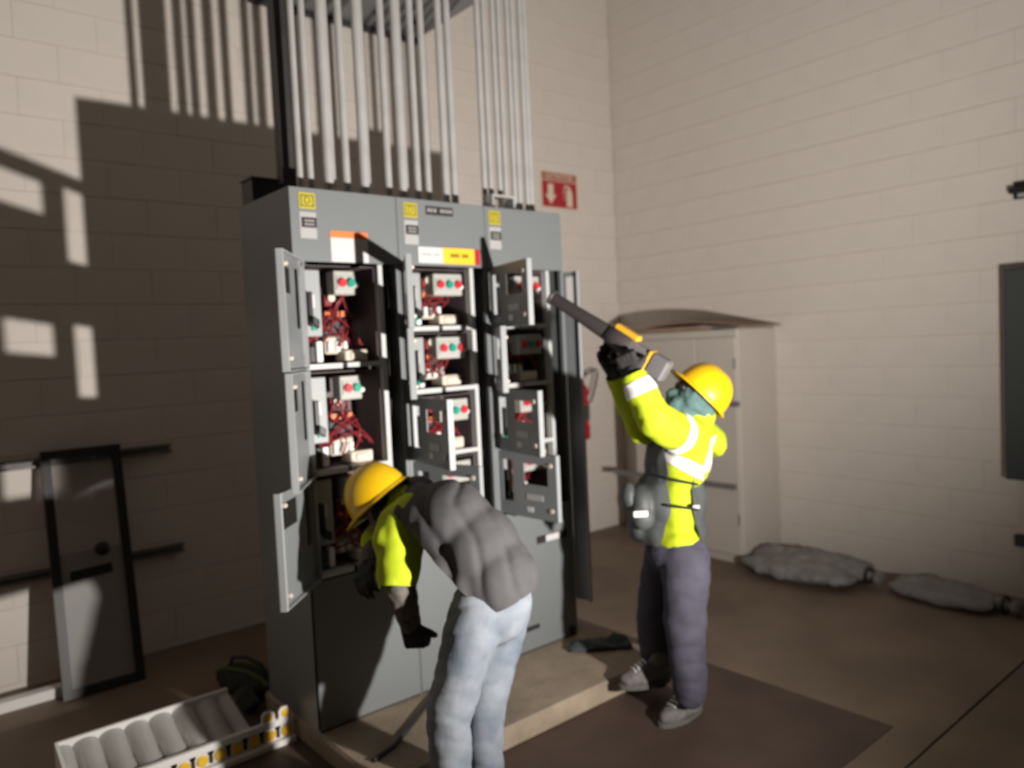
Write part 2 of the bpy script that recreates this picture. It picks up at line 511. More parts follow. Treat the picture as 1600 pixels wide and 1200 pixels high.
def starter(sec, x0, x1, zt, zb, seed, three=True, big=False):
    """pull-out starter unit in its bay: pan, shelf lip, switch, button box, contactor, wires"""
    R = random.Random(seed)
    y0, y1 = FY0 + 0.012, FY0 + 0.27
    t = 0.003
    g = G()
    g.box(x0, x1, y1, y1 + t, zb, zt)
    g.box(x0, x0 + t, y0 + 0.02, y1, zb, zt)
    g.box(x1 - t, x1, y0 + 0.02, y1, zb, zt)
    g.box(x0, x1, y0, y1, zb, zb + t)
    g.box(x0, x1, y0 + 0.02, y1, zt - t, zt)
    u = g.make('starter_unit', M['back'], sec)
    H, W = zt - zb, x1 - x0
    G().box(x0 - 0.002, x0 + W * 0.47, FY0 - 0.006, y0 + 0.03, zb - 0.016, zb + 0.006).make('shelf_lip', M['lip'], u)
    G().box(x0 + W * 0.53, x1 + 0.002, FY0 - 0.006, y0 + 0.03, zb - 0.014, zb + 0.006).make('shelf_lip', M['lip'], u)
    # disconnect switch behind the slot
    p = G()
    p.box(x0 + 0.004, x0 + 0.105, y0 + 0.012, y0 + 0.10, zt - min(0.30, H * 0.86), zt - 0.02)
    p.make('switch_plate', M['inner'], u, bevel=0.003)
    hz = zt - min(0.17, H * 0.5)
    h = G()
    h.box(x0 + 0.028, x0 + 0.048, y0 - 0.03, y0 + 0.012, hz - 0.075, hz + 0.055)
    h.obox((x0 + 0.03, y0 - 0.055, hz - 0.08), (0.03, 0, -0.02), (0, 0.03, 0), (0.004, 0, 0.035))
    h.make('switch_handle', M['black'], u, bevel=0.003)
    G().box(x0 + 0.055, x0 + 0.08, y0 + 0.004, y0 + 0.012, hz - 0.105, hz - 0.08).make('off_marker', M['green'], u)
    G().box(x0 + 0.056, x0 + 0.074, y0 + 0.006, y0 + 0.012, hz - 0.01, hz + 0.045).make('switch_label', M['label'], u)
    # button box
    bx0, bx1 = (x0 + 0.17, x0 + 0.335) if three else (x0 + 0.175, x0 + 0.275)
    bz1, bz0 = zt - 0.022, zt - 0.125
    if big:
        bx0, bx1 = x0 + 0.165, x0 + 0.27
    g = G()
    g.box(bx0, bx1, y0 + 0.0, y0 + 0.075, bz0, bz1)
    g.make('button_box', M['ctrl'], u, bevel=0.004)
    g = G()
    g.box(bx0 + 0.01, bx1 - 0.01, y0 - 0.006, y0, bz0 + 0.022, bz1 - 0.022)
    g.make('button_strip', M['labelgrey'], u)
    cols = [M['red'], M['green'], M['red']] if three and not big else [M['red'], M['green']]
    n = len(cols)
    for i, m in enumerate(cols):
        cx = bx0 + 0.032 + i * ((bx1 - bx0 - 0.064) / max(1, n - 1))
        g = G()
        c = Vector((cx, y0 - 0.006, (bz0 + bz1) / 2))
        g.cyl(c, c - Vector((0, 0.012, 0)), 0.019, n=16)
        g.cyl(c - Vector((0, 0.012, 0)), c - Vector((0, 0.018, 0)), 0.015, n=16)
        g.make('push_button', m, u)
    g = G()
    c = Vector((bx1 - 0.012 if not big else bx1 - 0.004, y0 - 0.004, bz0 + 0.04))
    g.ball(c, 0.013)
    g.make('pilot_lamp', M['lens'], u, smooth=True)
    # contactor with cream terminals, overload relay, transformer, fuses
    cz = zb + H * 0.42
    cx = x0 + 0.145
    g = G()
    g.box(cx, cx + 0.12, y0 + 0.09, y1 - 0.01, cz - 0.05, cz + 0.06)
    g.make('contactor', M['dark'], u, bevel=0.006)
    for i in range(3):
        g = G()
        g.box(cx + 0.008 + i * 0.037, cx + 0.036 + i * 0.037, y0 + 0.075, y0 + 0.09, cz + 0.03, cz + 0.055)
        g.make('terminal', M['orange'], u)
    g = G()
    g.box(cx + 0.0, cx + 0.115, y0 + 0.08, y0 + 0.16, zb + 0.045, cz - 0.055)
    g.make('overload_relay', M['cream'], u, bevel=0.008)
    for i in range(3):
        g = G()
        x = cx + 0.02 + i * 0.038
        g.cyl((x, y0 + 0.075, zb + 0.055), (x, y0 + 0.075, zb + 0.10), 0.012)
        g.make('fuse', M['white'], u)
    g = G()
    g.box(x0 + 0.215, x0 + 0.325, y0 + 0.03, y0 + 0.13, zb + 0.008, zb + 0.06)
    g.box(x0 + 0.235, x0 + 0.305, y0 + 0.02, y0 + 0.14, zb + 0.018, zb + 0.05)
    g.make('transformer', M['cream'], u, bevel=0.006)
    for i in range(3):
        g = G()
        g.box(x0 + 0.01 + i * 0.034, x0 + 0.038 + i * 0.034, y0 + 0.02, y0 + 0.075, zb + 0.012, zb + (0.075 if big else 0.05) + R.uniform(0, 0.04))
        g.make('terminal_block', M['white'] if i != 1 else M['dark'], u, bevel=0.004)
    g = G()
    g.box(cx + 0.005, cx + 0.06, y0 + 0.07, y0 + 0.15, cz + 0.075, cz + 0.125)
    g.make('control_relay', M['wire'], u, bevel=0.004)
    g = G()
    g.cyl((cx + 0.03, y0 + 0.07, cz + 0.11), (cx + 0.03, y0 + 0.05, cz + 0.11), 0.017)
    g.make('relay_cap', M['cream'], u)
    # red control wires
    g = G()
    for i in range(15 if big else 11):
        a = Vector((cx + R.uniform(-0.02, 0.13), y0 + R.uniform(0.05, 0.085), cz + R.uniform(-0.04, 0.06)))
        b = Vector((R.uniform(bx0 + 0.0, bx1 - 0.02), y0 + R.uniform(0.03, 0.07), bz0 + 0.004))
        if i % 3 == 1:
            b = Vector((x0 + R.uniform(0.02, 0.11), y0 + 0.06, zb + R.uniform(0.06, 0.12)))
        if i % 3 == 2:
            b = Vector((cx + R.uniform(0.0, 0.2), y0 + 0.05, zb + R.uniform(0.05, 0.1)))
        mid = (a + b) / 2 + Vector((R.uniform(-0.04, 0.06), R.uniform(-0.03, 0.0), R.uniform(-0.03, 0.03)))
        pts = []
        for k in range(9):
            q = k / 8
            pts.append(a * (1 - q) ** 2 + mid * 2 * q * (1 - q) + b * q * q)
        g.tube(pts, 0.0048, 6)
    g.make('wire_bundle', M['wire'], u, smooth=True)['kind'] = 'stuff'
    return u

def top_marks(sec, x, zoff=0.0):
    """maker's mark and black and white plate on a top panel"""
    y = FY0 - 0.004
    z = 2.335 + zoff
    lg = G().box(x - 0.036, x + 0.036, y - 0.003, y + 0.001, z - 0.033, z + 0.033).make('logo_plate', M['logo'], sec)
    g = G()
    a, b, w = 0.029, 0.024, 0.005
    yy = y - 0.0042
    for (xa, xb, za, zb) in ((-a, a, b - w, b), (-a, a, -b, -b + w), (-a, -a + w, -b, b), (a - w, a, -b, b)):
        g.box(x + xa, x + xb, yy, y - 0.003, z + za, z + zb)
    g.make('logo_square', M['olive'], lg)
    text_mesh('logo_letter', 'D', 0.042, (x, y - 0.0038, z + 0.0005), (1, 0, 0), (0, 0, 1), M['olive'], lg)
    pl = G().box(x - 0.037, x + 0.037, y - 0.002, y + 0.001, z - 0.155, z - 0.046).make('panel_plate', M['labelgrey'], sec)
    G().box(x - 0.030, x + 0.037, y - 0.0035, y - 0.002, z - 0.110, z - 0.068).make('plate_band', M['ink'], pl)
    g = G()
    for r in range(2):
        for k in range(4):
            g.box(x - 0.016 + k * 0.011, x - 0.008 + k * 0.011, y - 0.0043, y - 0.0035, z - 0.086 - r * 0.015, z - 0.078 - r * 0.015)
    g.make('plate_print', M['inkgrey'], pl)

def section(name, label, x0, x1, first=False, last=False):
    s = thing(name, label, 'control cabinet', ((x0 + x1) / 2, (FY0 + BY) / 2, ZB), 'bolted row of motor control cabinets')
    t = 0.004
    bx = x0 + 0.397                                    # post between the units and the wireway
    G().box(x0 + 0.001, x0 + t, FY0, BY, ZB, ZT).make('side_panel', M['paint'], s)
    G().box(x1 - t, x1 - 0.001, FY0, BY, ZB, ZT).make('side_panel', M['paint'], s)
    G().box(x0 + t, x1 - t, BY - t, BY, ZB, ZT).make('back_panel', M['dark'], s)
    G().box(x0 + t, x1 - t, FY0 + 0.002, BY - t, ZT - t, ZT).make('top_panel', M['paint'], s)
    G().box(x0 + t, x1 - t, FY0 + 0.002, BY - t, ZB, ZB + 0.012).make('base_frame', M['dark'], s)
    g = G()
    g.box(x0 + 0.0015, x1 - 0.0015, FY0 - 0.004, FY0, ZH, ZT - 0.001)
    g.make('top_door', M['paint'], s, bevel=0.0015)
    g = G()
    g.box(x0 + 0.001, x0 + 0.022, FY0 - 0.001, FY0 + 0.02, ZB + 0.012, ZH - 0.003)
    g.make('corner_post', M['paint'], s)
    g = G()
    g.box(bx, bx + 0.022, FY0 - 0.001, FY0 + 0.06, 0.5, ZH - 0.003)
    g.make('middle_post', M['lip'], s)
    g = G()
    g.box(x1 - 0.016, x1 - 0.001, FY0 - 0.001, FY0 + 0.02, ZB + 0.012, ZH - 0.003)
    g.make('corner_post', M['paint'], s)
    # wireway lining with black cables
    g = G()
    g.box(bx + 0.022, x1 - 0.016, FY0 + 0.25, FY0 + 0.253, ZB + 0.02, ZH)
    g.make('wireway_back', M['dark'], s)
    for k in range(4):
        R = random.Random(int(x0 * 100) + k)
        x = bx + 0.032 + k * 0.013
        g = G()
        g.tube([(x + R.uniform(-0.004, 0.004), FY0 + 0.05 + R.uniform(0, 0.05), 0.6 + j * 0.147) for j in range(11)], 0.007, 6)
        g.make('cable', M['cable'], s, smooth=True)
    return s

SX = (1.355, 1.862, 2.365, 2.885)
s1 = section('control_cabinet', 'grey control cabinet at the left end with two open bays above the stooping worker', SX[0], SX[1], first=True)
s2 = section('control_cabinet', 'middle grey control cabinet with the white, yellow and red strip under its top', SX[1], SX[2])
s3 = section('control_cabinet', 'grey control cabinet at the right end with a black and white plate low down', SX[2], SX[3], last=True)

for s, x in ((s1, 1.433), (s2, 1.936), (s3, 2.428)):
    top_marks(s, x)
y = FY0 - 0.004
# warning sticker on the first cabinet
st = G().box(1.53, 1.707, y - 0.002, y + 0.001, 2.088, 2.218).make('warning_sticker', M['label'], s1)
G().box(1.53, 1.707, y - 0.003, y - 0.002, 2.19, 2.218).make('sticker_header', M['warn'], st)
# name strip and coloured strip on the second cabinet
st = G().box(2.02, 2.175, y - 0.002, y + 0.001, 2.322, 2.362).make('title_plate', M['ink'], s2)
g = G()
for k, ww in enumerate((0.016, 0.014, 0.016, 0, 0.016, 0.014, 0.016, 0.014)):
    if ww:
        g.box(2.03 + k * 0.018, 2.03 + k * 0.018 + ww * 0.75, y - 0.003, y - 0.002, 2.335, 2.351)
g.make('title_print', M['inkgrey'], st)['kind'] = 'stuff'
st = G().box(1.968, 2.105, y - 0.002, y + 0.001, 2.098, 2.172).make('strip_label', M['label'], s2)
g = G()
for k in range(9):
    if k != 5:
        g.box(1.988 + k * 0.011, 1.9965 + k * 0.011, y - 0.0026, y - 0.002, 2.133, 2.142)
g.make('strip_print', M['inkgrey'], st)
st = G().box(2.105, 2.292, y - 0.002, y + 0.001, 2.098, 2.172).make('strip_label', M['yellow'], s2)
g = G()
for k in range(8):
    if k != 4:
        g.box(2.148 + k * 0.0135, 2.159 + k * 0.0135, y - 0.0026, y - 0.002, 2.128, 2.147)
g.make('strip_print', M['olive'], st)
G().box(2.292, 2.325, y - 0.002, y + 0.001, 2.098, 2.172).make('strip_label', M['signred'], s2)
# small locks under the top panels
for s, x in ((s1, 1.395), (s2, 1.905), (s3, 2.405)):
    G().cyl((x, FY0 - 0.02, ZH - 0.014), (x, FY0 + 0.0, ZH - 0.014), 0.012).make('lock', M['dark'], s)

# bays: (section, top, bottom, door angle)
for s, xa, bays in ((s1, SX[0], [(2.075, 1.652, 126, True), (1.622, 1.205, 125, True), (1.185, 0.77, 135, True)]),
                    (s2, SX[1], [(2.075, 1.80, 121, False), (1.775, 1.51, 122, False), (1.475, 1.205, 100, False), (1.175, 0.90, 78, False)]),
                    (s3, SX[2], [(2.075, 1.80, 104, False), (1.775, 1.50, 124, False), (1.475, 1.195, 100, False), (1.165, 0.875, 87, False)])):
    for k, (zt, zb, th, big) in enumerate(bays):
        starter(s, xa + 0.024, xa + 0.395, zt, zb, int(xa * 10) * 7 + k, True, big)
        door(s, xa + 0.022, zt + 0.012, zb - 0.012, 0.392, th)

# lower closed panels
def low_panel(s, x0, x1, zt):
    g = G()
    g.box(x0 + 0.003, x1 - 0.003, FY0 - 0.004, FY0 + 0.0, ZB + 0.01, zt)
    g.make('lower_panel', M['paint'], s, bevel=0.0015)
low_panel(s1, SX[0], SX[1], 0.745)
low_panel(s2, SX[1], SX[2], 0.87)
low_panel(s3, SX[2], SX[3], 0.845)
pl = G().box(2.612, 2.828, FY0 - 0.009, FY0 - 0.004, 0.655, 0.693).make('holder_plate', M['ink'], s3)
G().box(2.673, 2.768, FY0 - 0.011, FY0 - 0.009, 0.657, 0.691).make('holder_card', M['label'], pl)
G().box(2.48, 2.60, FY0 - 0.012, FY0 - 0.004, 0.215, 0.235).make('vent_slot', M['ink'], s3)
for x in (2.42, 2.84):
    G().cyl((x, FY0 - 0.014, 0.135), (x, FY0 - 0.004, 0.135), 0.022).make('panel_bolt', M['ink'], s3)
for zz in (0.8, 0.55):
    G().cyl((2.86, FY0 - 0.012, zz), (2.86, FY0 - 0.004, zz), 0.007, n=8).make('panel_screw', M['zincdark'], s3)
# narrow wireway door of the last cabinet, swung open to the right
t = math.radians(80)
sv, nv = Vector((math.cos(t), -math.sin(t), 0)), Vector((math.sin(t), math.cos(t), 0))
h0 = Vector((SX[3] - 0.002, FY0 - 0.004, 0.30))
wd = G().obox(h0, sv * 0.105, nv * 0.004, Z * 1.775).make('wireway_door', M['paint'], s3)
G().obox(h0 + sv * 0.02 - nv * 0.002 + Z * 1.60, sv * 0.07, nv * 0.002, Z * 0.15).make('door_card', M['label'], wd)
G().obox(h0 + sv * 0.101 - nv * 0.02, sv * 0.004, nv * 0.02, Z * 1.775).make('door_flange', M['inner'], wd)

# ------------------------------------------------------------------ conduits over the cabinets
def conduit(x, y, r, label, top=5.28, rot=0.0):
    c = thing('steel_conduit', label, 'conduit', (x, y, ZT), 'steel conduits rising from the cabinets')
    G().cyl((x, y, ZT), (x + rot, y, top), r, n=14).make('pipe', M['zinc'], c, smooth=True)
    g = G()
    g.cyl((x, y, ZT), (x, y, ZT + 0.012), r + 0.005, n=8)
    g.make('locknut', M['zincdark'], c)
    g = G()
    g.cyl((x, y, ZT + 0.012), (x, y, ZT + 0.05), r + 0.003, n=14)
    g.make('connector', M['zinc'], c, smooth=True)
    return c

ORD = ['first', 'second', 'third', 'fourth', 'fifth', 'sixth', 'seventh', 'eighth', 'ninth', 'tenth', 'eleventh', 'twelfth', 'thirteenth', 'fourteenth']
row1 = [(1.515, 3.2, .015), (1.566, 3.2, .015), (1.634, 3.16, .022), (1.69, 3.24, .02), (1.745, 3.2, .018), (1.815, 3.16, .022), (1.876, 3.24, .018),
        (1.968, 3.2, .018), (2.022, 3.16, .021), (2.088, 3.24, .017), (2.135, 3.2, .017), (2.197, 3.2, .017), (2.290, 3.18, .018), (2.358, 3.2, .019)]
for k, (x, y_, r) in enumerate(row1):
    conduit(x, y_, r, ORD[k] + ' steel conduit from the left in the wide row over the left and middle cabinets')
row2 = [2.515, 2.568, 2.619, 2.670, 2.720, 2.766, 2.811, 2.852]
for k, x in enumerate(row2):
    conduit(x, 3.15 + 0.012 * (k % 2), 0.0145, ORD[k] + ' steel conduit from the left in the narrow row over the right cabinet')

po = thing('square_riser', 'dark square duct rising at the left behind the conduits', 'duct', (1.555, 3.42, ZT))
G().box(1.522, 1.588, 3.39, 3.455, ZT, 5.28).make('riser_body', M['dark'], po)
G().box(1.505, 1.605, 3.373, 3.472, ZT, ZT + 0.02).make('base_plate', M['zincdark'], po)
bb = thing('pull_box', 'small black box on top of the left cabinet at its rear corner', 'box', (1.44, 3.45, ZT))
G().box(1.37, 1.50, 3.38, 3.51, ZT, ZT + 0.11).make('box_body', M['black'], bb, bevel=0.005)
G().box(1.365, 1.505, 3.375, 3.513, ZT + 0.11, ZT + 0.118).make('box_lid', M['dark'], bb)
cv = thing('conduit_saddle', 'small pale clear cover standing before the narrow conduit row', 'cover', (2.56, 3.03, ZT))
g = G()
g.box(2.46, 2.472, 3.02, 3.08, ZT, ZT + 0.075)
g.box(2.60, 2.612, 3.02, 3.08, ZT, ZT + 0.075)
g.box(2.472, 2.60, 3.02, 3.08, ZT + 0.063, ZT + 0.075)
g.make('saddle_band', M['zinc'], cv, bevel=0.002)
G().box(2.474, 2.598, 3.024, 3.028, ZT + 0.003, ZT + 0.062).make('clear_pane', M['pane'], cv)

# ------------------------------------------------------------------ things on the walls
def strut(name, label, a, b, up=0.041, out=Vector((0, -1, 0)), dep=0.041):
    """slotted channel from a to b, its open side outwards"""
    a, b = Vector(a), Vector(b)
    d = (b - a).normalized()
    t = thing(name, label, 'strut', a, 'steel strut channels along the walls')
    L = (b - a)
    g = G()
    g.obox(a, L, out * 0.003, Z * up)
    g.obox(a, L, out * dep, Z * 0.003)
    g.obox(a + Z * (up - 0.003), L, out * dep, Z * 0.003)
    g.make('channel', M['zincdark'], t)
    g = G()
    g.obox(a + out * (dep - 0.003), L, out * 0.003, Z * 0.012)
    g.obox(a + out * (dep - 0.003) + Z * (up - 0.012), L, out * 0.003, Z * 0.012)
    o = g.make('channel_lips', M['zincdark'], t)
    o['kind'] = 'stuff'
    n = max(2, int(L.length / 0.6))
    for k in range(n):
        p = a + L * ((k + 0.5) / n) + Z * (up / 2) + out * 0.003
        G().cyl(p, p + out * 0.012, 0.011, n=6).make('anchor_bolt', M['zinc'], t)
    return t
strut('strut_channel', 'upper steel strut running along the back wall behind the leaning frame', (-0.3, WB, 1.165), (1.335, WB, 1.165), 0.05)
strut('strut_channel', 'lower steel strut on the back wall, ending right of the leaning frame', (-0.3, WB, 0.565), (1.37, WB, 0.565), 0.05)

sg = thing('extinguisher_sign', 'red wall sign with white arrow and extinguisher symbol beside the right cabinet', 'sign', (4.632, WB, 2.845))
G().box(4.414, 4.85, WB - 0.006, WB - 0.0005, 2.845, 3.157).make('sign_board', M['signpale'], sg, bevel=0.001)
ys = WB - 0.0075
G().box(4.428, 4.836, ys, ys + 0.0015, 2.857, 3.075).make('red_field', M['signred'], sg)
G().box(4.428, 4.836, ys, ys + 0.0015, 3.082, 3.147).make('sign_header', pm('sign_header_red', (0.40, 0.13, 0.09), 0.5), sg)
text_mesh('sign_lettering', 'EXTINTOR', 0.066, (4.632, ys - 0.0002, 3.113), (1, 0, 0), (0, 0, 1), M['signpale'], sg)
cx, cz = 4.525, 2.965
G().prism([(cx - 0.032, ys, cz + 0.085), (cx - 0.032, ys, cz - 0.005), (cx - 0.062, ys, cz - 0.005), (cx, ys, cz - 0.085), (cx + 0.062, ys, cz - 0.005), (cx + 0.032, ys, cz - 0.005), (cx + 0.032, ys, cz + 0.085)], (0, -0.001, 0)).make('down_arrow', M['signpale'], sg)
cx = 4.745
g = G()
g.prism([(cx - 0.035, ys, cz - 0.095), (cx + 0.035, ys, cz - 0.095), (cx + 0.035, ys, cz + 0.03), (cx + 0.018, ys, cz + 0.055), (cx - 0.018, ys, cz + 0.055), (cx - 0.035, ys, cz + 0.03)], (0, -0.001, 0))
g.prism([(cx - 0.012, ys, cz + 0.055), (cx + 0.012, ys, cz + 0.055), (cx + 0.012, ys, cz + 0.075), (cx - 0.055, ys, cz + 0.088), (cx - 0.06, ys, cz + 0.07), (cx - 0.012, ys, cz + 0.066)], (0, -0.001, 0))
g.tube([(cx - 0.052, ys - 0.0005, cz + 0.075), (cx - 0.066, ys - 0.0005, cz + 0.03), (cx - 0.06, ys - 0.0005, cz - 0.04)], 0.006, 6)
g.make('extinguisher_symbol', M['signpale'], sg)

ex = thing('fire_extinguisher', 'red fire extinguisher hanging on the wall, half hidden by the right cabinet', 'extinguisher', (4.68, 4.68, 0.86))
g = G()
g.lathe([(0.0, 0), (0.066, 0), (0.076, 0.012), (0.076, 0.40), (0.068, 0.44), (0.045, 0.475), (0.024, 0.49), (0.024, 0.505), (0.0, 0.505)], (4.68, 4.68, 0.86), Z, 24)
g.make('cylinder_body', M['ext'], ex, smooth=True)
g = G()
g.lathe([(0.0773, 0.17), (0.0773, 0.30)], (4.68, 4.68, 0.86), Z, 24)
g.make('body_label', M['panel'], ex, smooth=True)
for h in (0.125, 0.335):
    g = G()
    g.box(4.68 + 0.02, 4.68 + 0.045, 4.68 - 0.082, 4.68 - 0.066, 0.86 + h, 0.86 + h + 0.04)
    g.make('white_mark', M['label'], ex)
g = G()
g.cyl((4.68, 4.68, 1.365), (4.68, 4.68, 1.41), 0.022)
g.obox((4.665, 4.62, 1.405), (0.03, 0, 0), (0, 0.12, 0.03), (0, 0, 0.012))
g.obox((4.665, 4.62, 1.425), (0.03, 0, 0), (0, 0.10, 0.045), (0, 0, 0.012))
g.make('valve_head', M['black'], ex)
g = G()
g.tube([(4.70, 4.67, 1.39), (4.76, 4.665, 1.42), (4.83, 4.66, 1.45), (4.875, 4.66, 1.455), (4.885, 4.66, 1.42), (4.86, 4.66, 1.33), (4.82, 4.66, 1.24), (4.785, 4.66, 1.17)], 0.009, 8)
g.make('hose', M['cable'], ex, smooth=True)
G().box(4.66, 4.70, 4.755, WB - 0.001, 0.95, 1.30).make('wall_bracket', M['zincdark'], ex)

# wall panel at the right edge of the picture
wp = thing('wall_panel', 'dark slate electrical panel on the right wall at the picture edge', 'panel', (5.26, 1.28, 0.74))
G().box(5.20, WR - 0.001, 0.93, 1.615, 0.755, 2.02).make('panel_case', M['panel'], wp, bevel=0.004)
G().box(5.186, 5.20, 0.945, 1.60, 0.77, 2.005).make('panel_door', M['panel'], wp, bevel=0.003)
G().cyl((5.186, 1.0, 1.40), (5.16, 1.0, 1.40), 0.018).make('panel_lock', M['zinc'], wp)
G().box(5.184, 5.186, 1.1, 1.4, 1.75, 1.82).make('panel_label', M['labelgrey'], wp)
br = thing('wall_bracket', 'short black bracket arm sticking out of the right wall over the slate panel', 'bracket', (5.30, 1.45, 2.46))
G().box(5.31, WR - 0.001, 1.50, 1.585, 2.43, 2.53).make('bracket_plate', M['black'], br)
G().obox((5.27, 1.0, 2.462), (0.035, 0, 0), (0, 0.60, 0), (0, 0, 0.035)).make('bracket_arm', M['black'], br)
G().box(5.305, 5.31, 1.52, 1.565, 2.44, 2.46).make('bracket_bolt', M['zinc'], br)
bx = thing('wall_box', 'small dark box low on the right wall below the slate panel', 'box', (5.32, 1.56, 0.34))
G().box(5.29, WR - 0.001, 1.48, 1.60, 0.33, 0.40).make('box_case', M['black'], bx, bevel=0.003)
G().box(5.285, 5.29, 1.485, 1.595, 0.335, 0.395).make('box_plate', M['panel'], bx)

# white cabinet in the corner, a bowed board on top
cb = thing('storage_cabinet', 'off-white metal cabinet in the room corner behind the standing worker', 'cabinet', (5.07, 3.7, 0))
cy0, cy1, cx0, cx1, ch = 3.20, 4.20, 4.815, 5.333, 1.745
g = G()
g.box(cx0 + 0.02, cx1, cy0, cy1, 0.06, ch)
g.make('cabinet_body', M['cab'], cb, bevel=0.006)
G().box(cx0 + 0.04, cx1 - 0.02, cy0 + 0.02, cy1 - 0.02, 0.0, 0.06).make('plinth', M['cab'], cb)
mid = 3.56
for (a, b) in ((cy0 + 0.012, mid - 0.003), (mid + 0.003, cy1 - 0.012)):
    d = G().box(cx0, cx0 + 0.02, a, b, 0.075, ch - 0.06).make('cabinet_door', M['cab'], cb, bevel=0.004)
    for zz in (0.3, 1.45):
        hy = a + 0.006 if a < mid - 0.1 else b - 0.006
        G().cyl((cx0 - 0.004, hy, zz), (cx0 - 0.004, hy, zz + 0.08), 0.006, n=8).make('hinge', M['zincdark'], d)
G().box(cx0 + 0.005, cx0 + 0.02, cy0 + 0.01, cy1 - 0.01, ch - 0.052, ch - 0.004).make('top_rail', M['cab'], cb)
bd = thing('bowed_board', 'warped brown board lying arched on top of the off-white cabinet', 'board', (5.05, 3.7, ch))
g = G()
n = 18
vs, fs = [], []
ya, yb = 3.14, 4.235
for i in range(n + 1):
    q = i / n
    y_ = ya + (yb - ya) * q
    zz = ch + 0.012 + 0.048 * math.sin(math.pi * min(1.0, q * 1.05)) ** 0.8
    if q > 0.95:
        zz = ch + 0.012
    for (x, dz) in ((cx0 - 0.03, 0), (cx1 - 0.01, 0.0), (cx1 - 0.01, 0.008), (cx0 - 0.03, 0.008)):
        vs.append((x, y_, zz + dz))
for i in range(n):
    for k in range(4):
        fs.append((i * 4 + k, i * 4 + (k + 1) % 4, (i + 1) * 4 + (k + 1) % 4, (i + 1) * 4 + k))
fs += [(0, 1, 2, 3), (n * 4 + 3, n * 4 + 2, n * 4 + 1, n * 4)]
g.geom(vs, fs)
g.make('board_sheet', M['card'], bd, smooth=True)
g = G()
g.obox((cx0 - 0.025, 3.17, ch + 0.003), (0.5, 0, 0), (0, 0.33, 0.022), (0, 0, 0.005))
g.make('board_flap', M['cab'], bd)
g = G()
g.box(cx0 - 0.01, cx1 - 0.05, 3.45, 4.15, ch + 0.001, ch + 0.035)
g.make('arch_gap_shade', M['card'], bd)  # brown slab standing in for the shade in the gap beneath the arch
strut('strut_channel', 'steel strut fixed across the front of the off-white cabinet at knee height', (cx0 - 0.003, 4.42, 0.565), (cx0 - 0.003, 3.235, 0.565), 0.038, Vector((-1, 0, 0)), 0.03)
strut('strut_channel', 'short steel strut at waist height on the front of the off-white cabinet', (cx0 - 0.003, 3.75, 1.178), (cx0 - 0.003, 3.185, 1.178), 0.036, Vector((-1, 0, 0)), 0.03)

# ------------------------------------------------------------------ evaluated solids (cloth, bodies, bundles)
def prims_mesh(prims, voxel, smooth_it=4, name='solid'):
    g = G()
    for p in prims:
        if p[0] == 'cap':
            _, a, ra, b, rb = p
            a, b = Vector(a), Vector(b)
            g.cyl(a, b, ra, rb, n=18)
            g.ball(a, ra, 18, 10)
            g.ball(b, rb, 18, 10)
        elif p[0] == 'ell':
            _, c, r, ax = p
            g.ball(c, r, 22, 14, ax)
        elif p[0] == 'box':
            g.obox(*p[1:])
    bmesh.ops.recalc_face_normals(g.bm, faces=g.bm.faces)
    me = bpy.data.meshes.new(name)
    g.bm.to_mesh(me)
    g.bm.free()
    o = bpy.data.objects.new(name + '_tmp', me)
    COL.objects.link(o)
    md = o.modifiers.new('r', 'REMESH')
    md.mode = 'VOXEL'
    md.voxel_size = voxel
    sm = o.modifiers.new('s', 'SMOOTH')
    sm.factor = 0.5
    sm.iterations = smooth_it
    dg = bpy.context.evaluated_depsgraph_get()
    out = bpy.data.meshes.new_from_object(o.evaluated_get(dg))
    bpy.data.objects.remove(o)
    return out

def crumple(me, amp, scale, seed=0.0, dirv=None, freq=0.0, famp=0.0):
    """cloth folds: push the surface in and out along its normals"""
    nrm = [v.normal.copy() for v in me.vertices]
    off = Vector((seed * 7.3, seed * 3.1, seed * 5.7))
    for v, n in zip(me.vertices, nrm):
        d = amp * noise.noise(v.co * scale + off) + amp * 0.5 * noise.noise(v.co * scale * 2.3 + off)
        if famp:
            w = noise.noise(v.co * 4.0 + off)
            s = math.sin(freq * v.co.dot(dirv) + 2.5 * w)
            d += famp * (0.35 - (0.9 + 0.8 * noise.noise(v.co * 5.0 - off)) * math.exp(-(s / 0.42) ** 2))
        v.co += n * d
    me.update()

def clip(me, planes):
    """keep only what lies on the positive side of every (point, normal)"""
    bm = bmesh.new()
    bm.from_mesh(me)
    for p, n in planes:
        bmesh.ops.bisect_plane(bm, geom=bm.verts[:] + bm.edges[:] + bm.faces[:], plane_co=p, plane_no=n, clear_inner=True, clear_outer=False)
    bm.to_mesh(me)
    bm.free()
    return me

def cut_keep(me, planes, keep):
    """score the mesh along planes, then keep the faces whose centre passes"""
    bm = bmesh.new()
    bm.from_mesh(me)
    for p, n in planes:
        bmesh.ops.bisect_plane(bm, geom=bm.verts[:] + bm.edges[:] + bm.faces[:], plane_co=p, plane_no=n)
    bad = [f for f in bm.faces if not keep(f.calc_center_median())]
    bmesh.ops.delete(bm, geom=bad, context='FACES')
    bm.to_mesh(me)
    bm.free()
    return me

def puff(me, d):
    nrm = [v.normal.copy() for v in me.vertices]
    for v, n in zip(me.vertices, nrm):
        v.co += n * d
    me.update()
    return me

def thicken(me, t):
    bm = bmesh.new()
    bm.from_mesh(me)
    bmesh.ops.solidify(bm, geom=bm.faces[:], thickness=t)
    bm.to_mesh(me)
    bm.free()
    return me

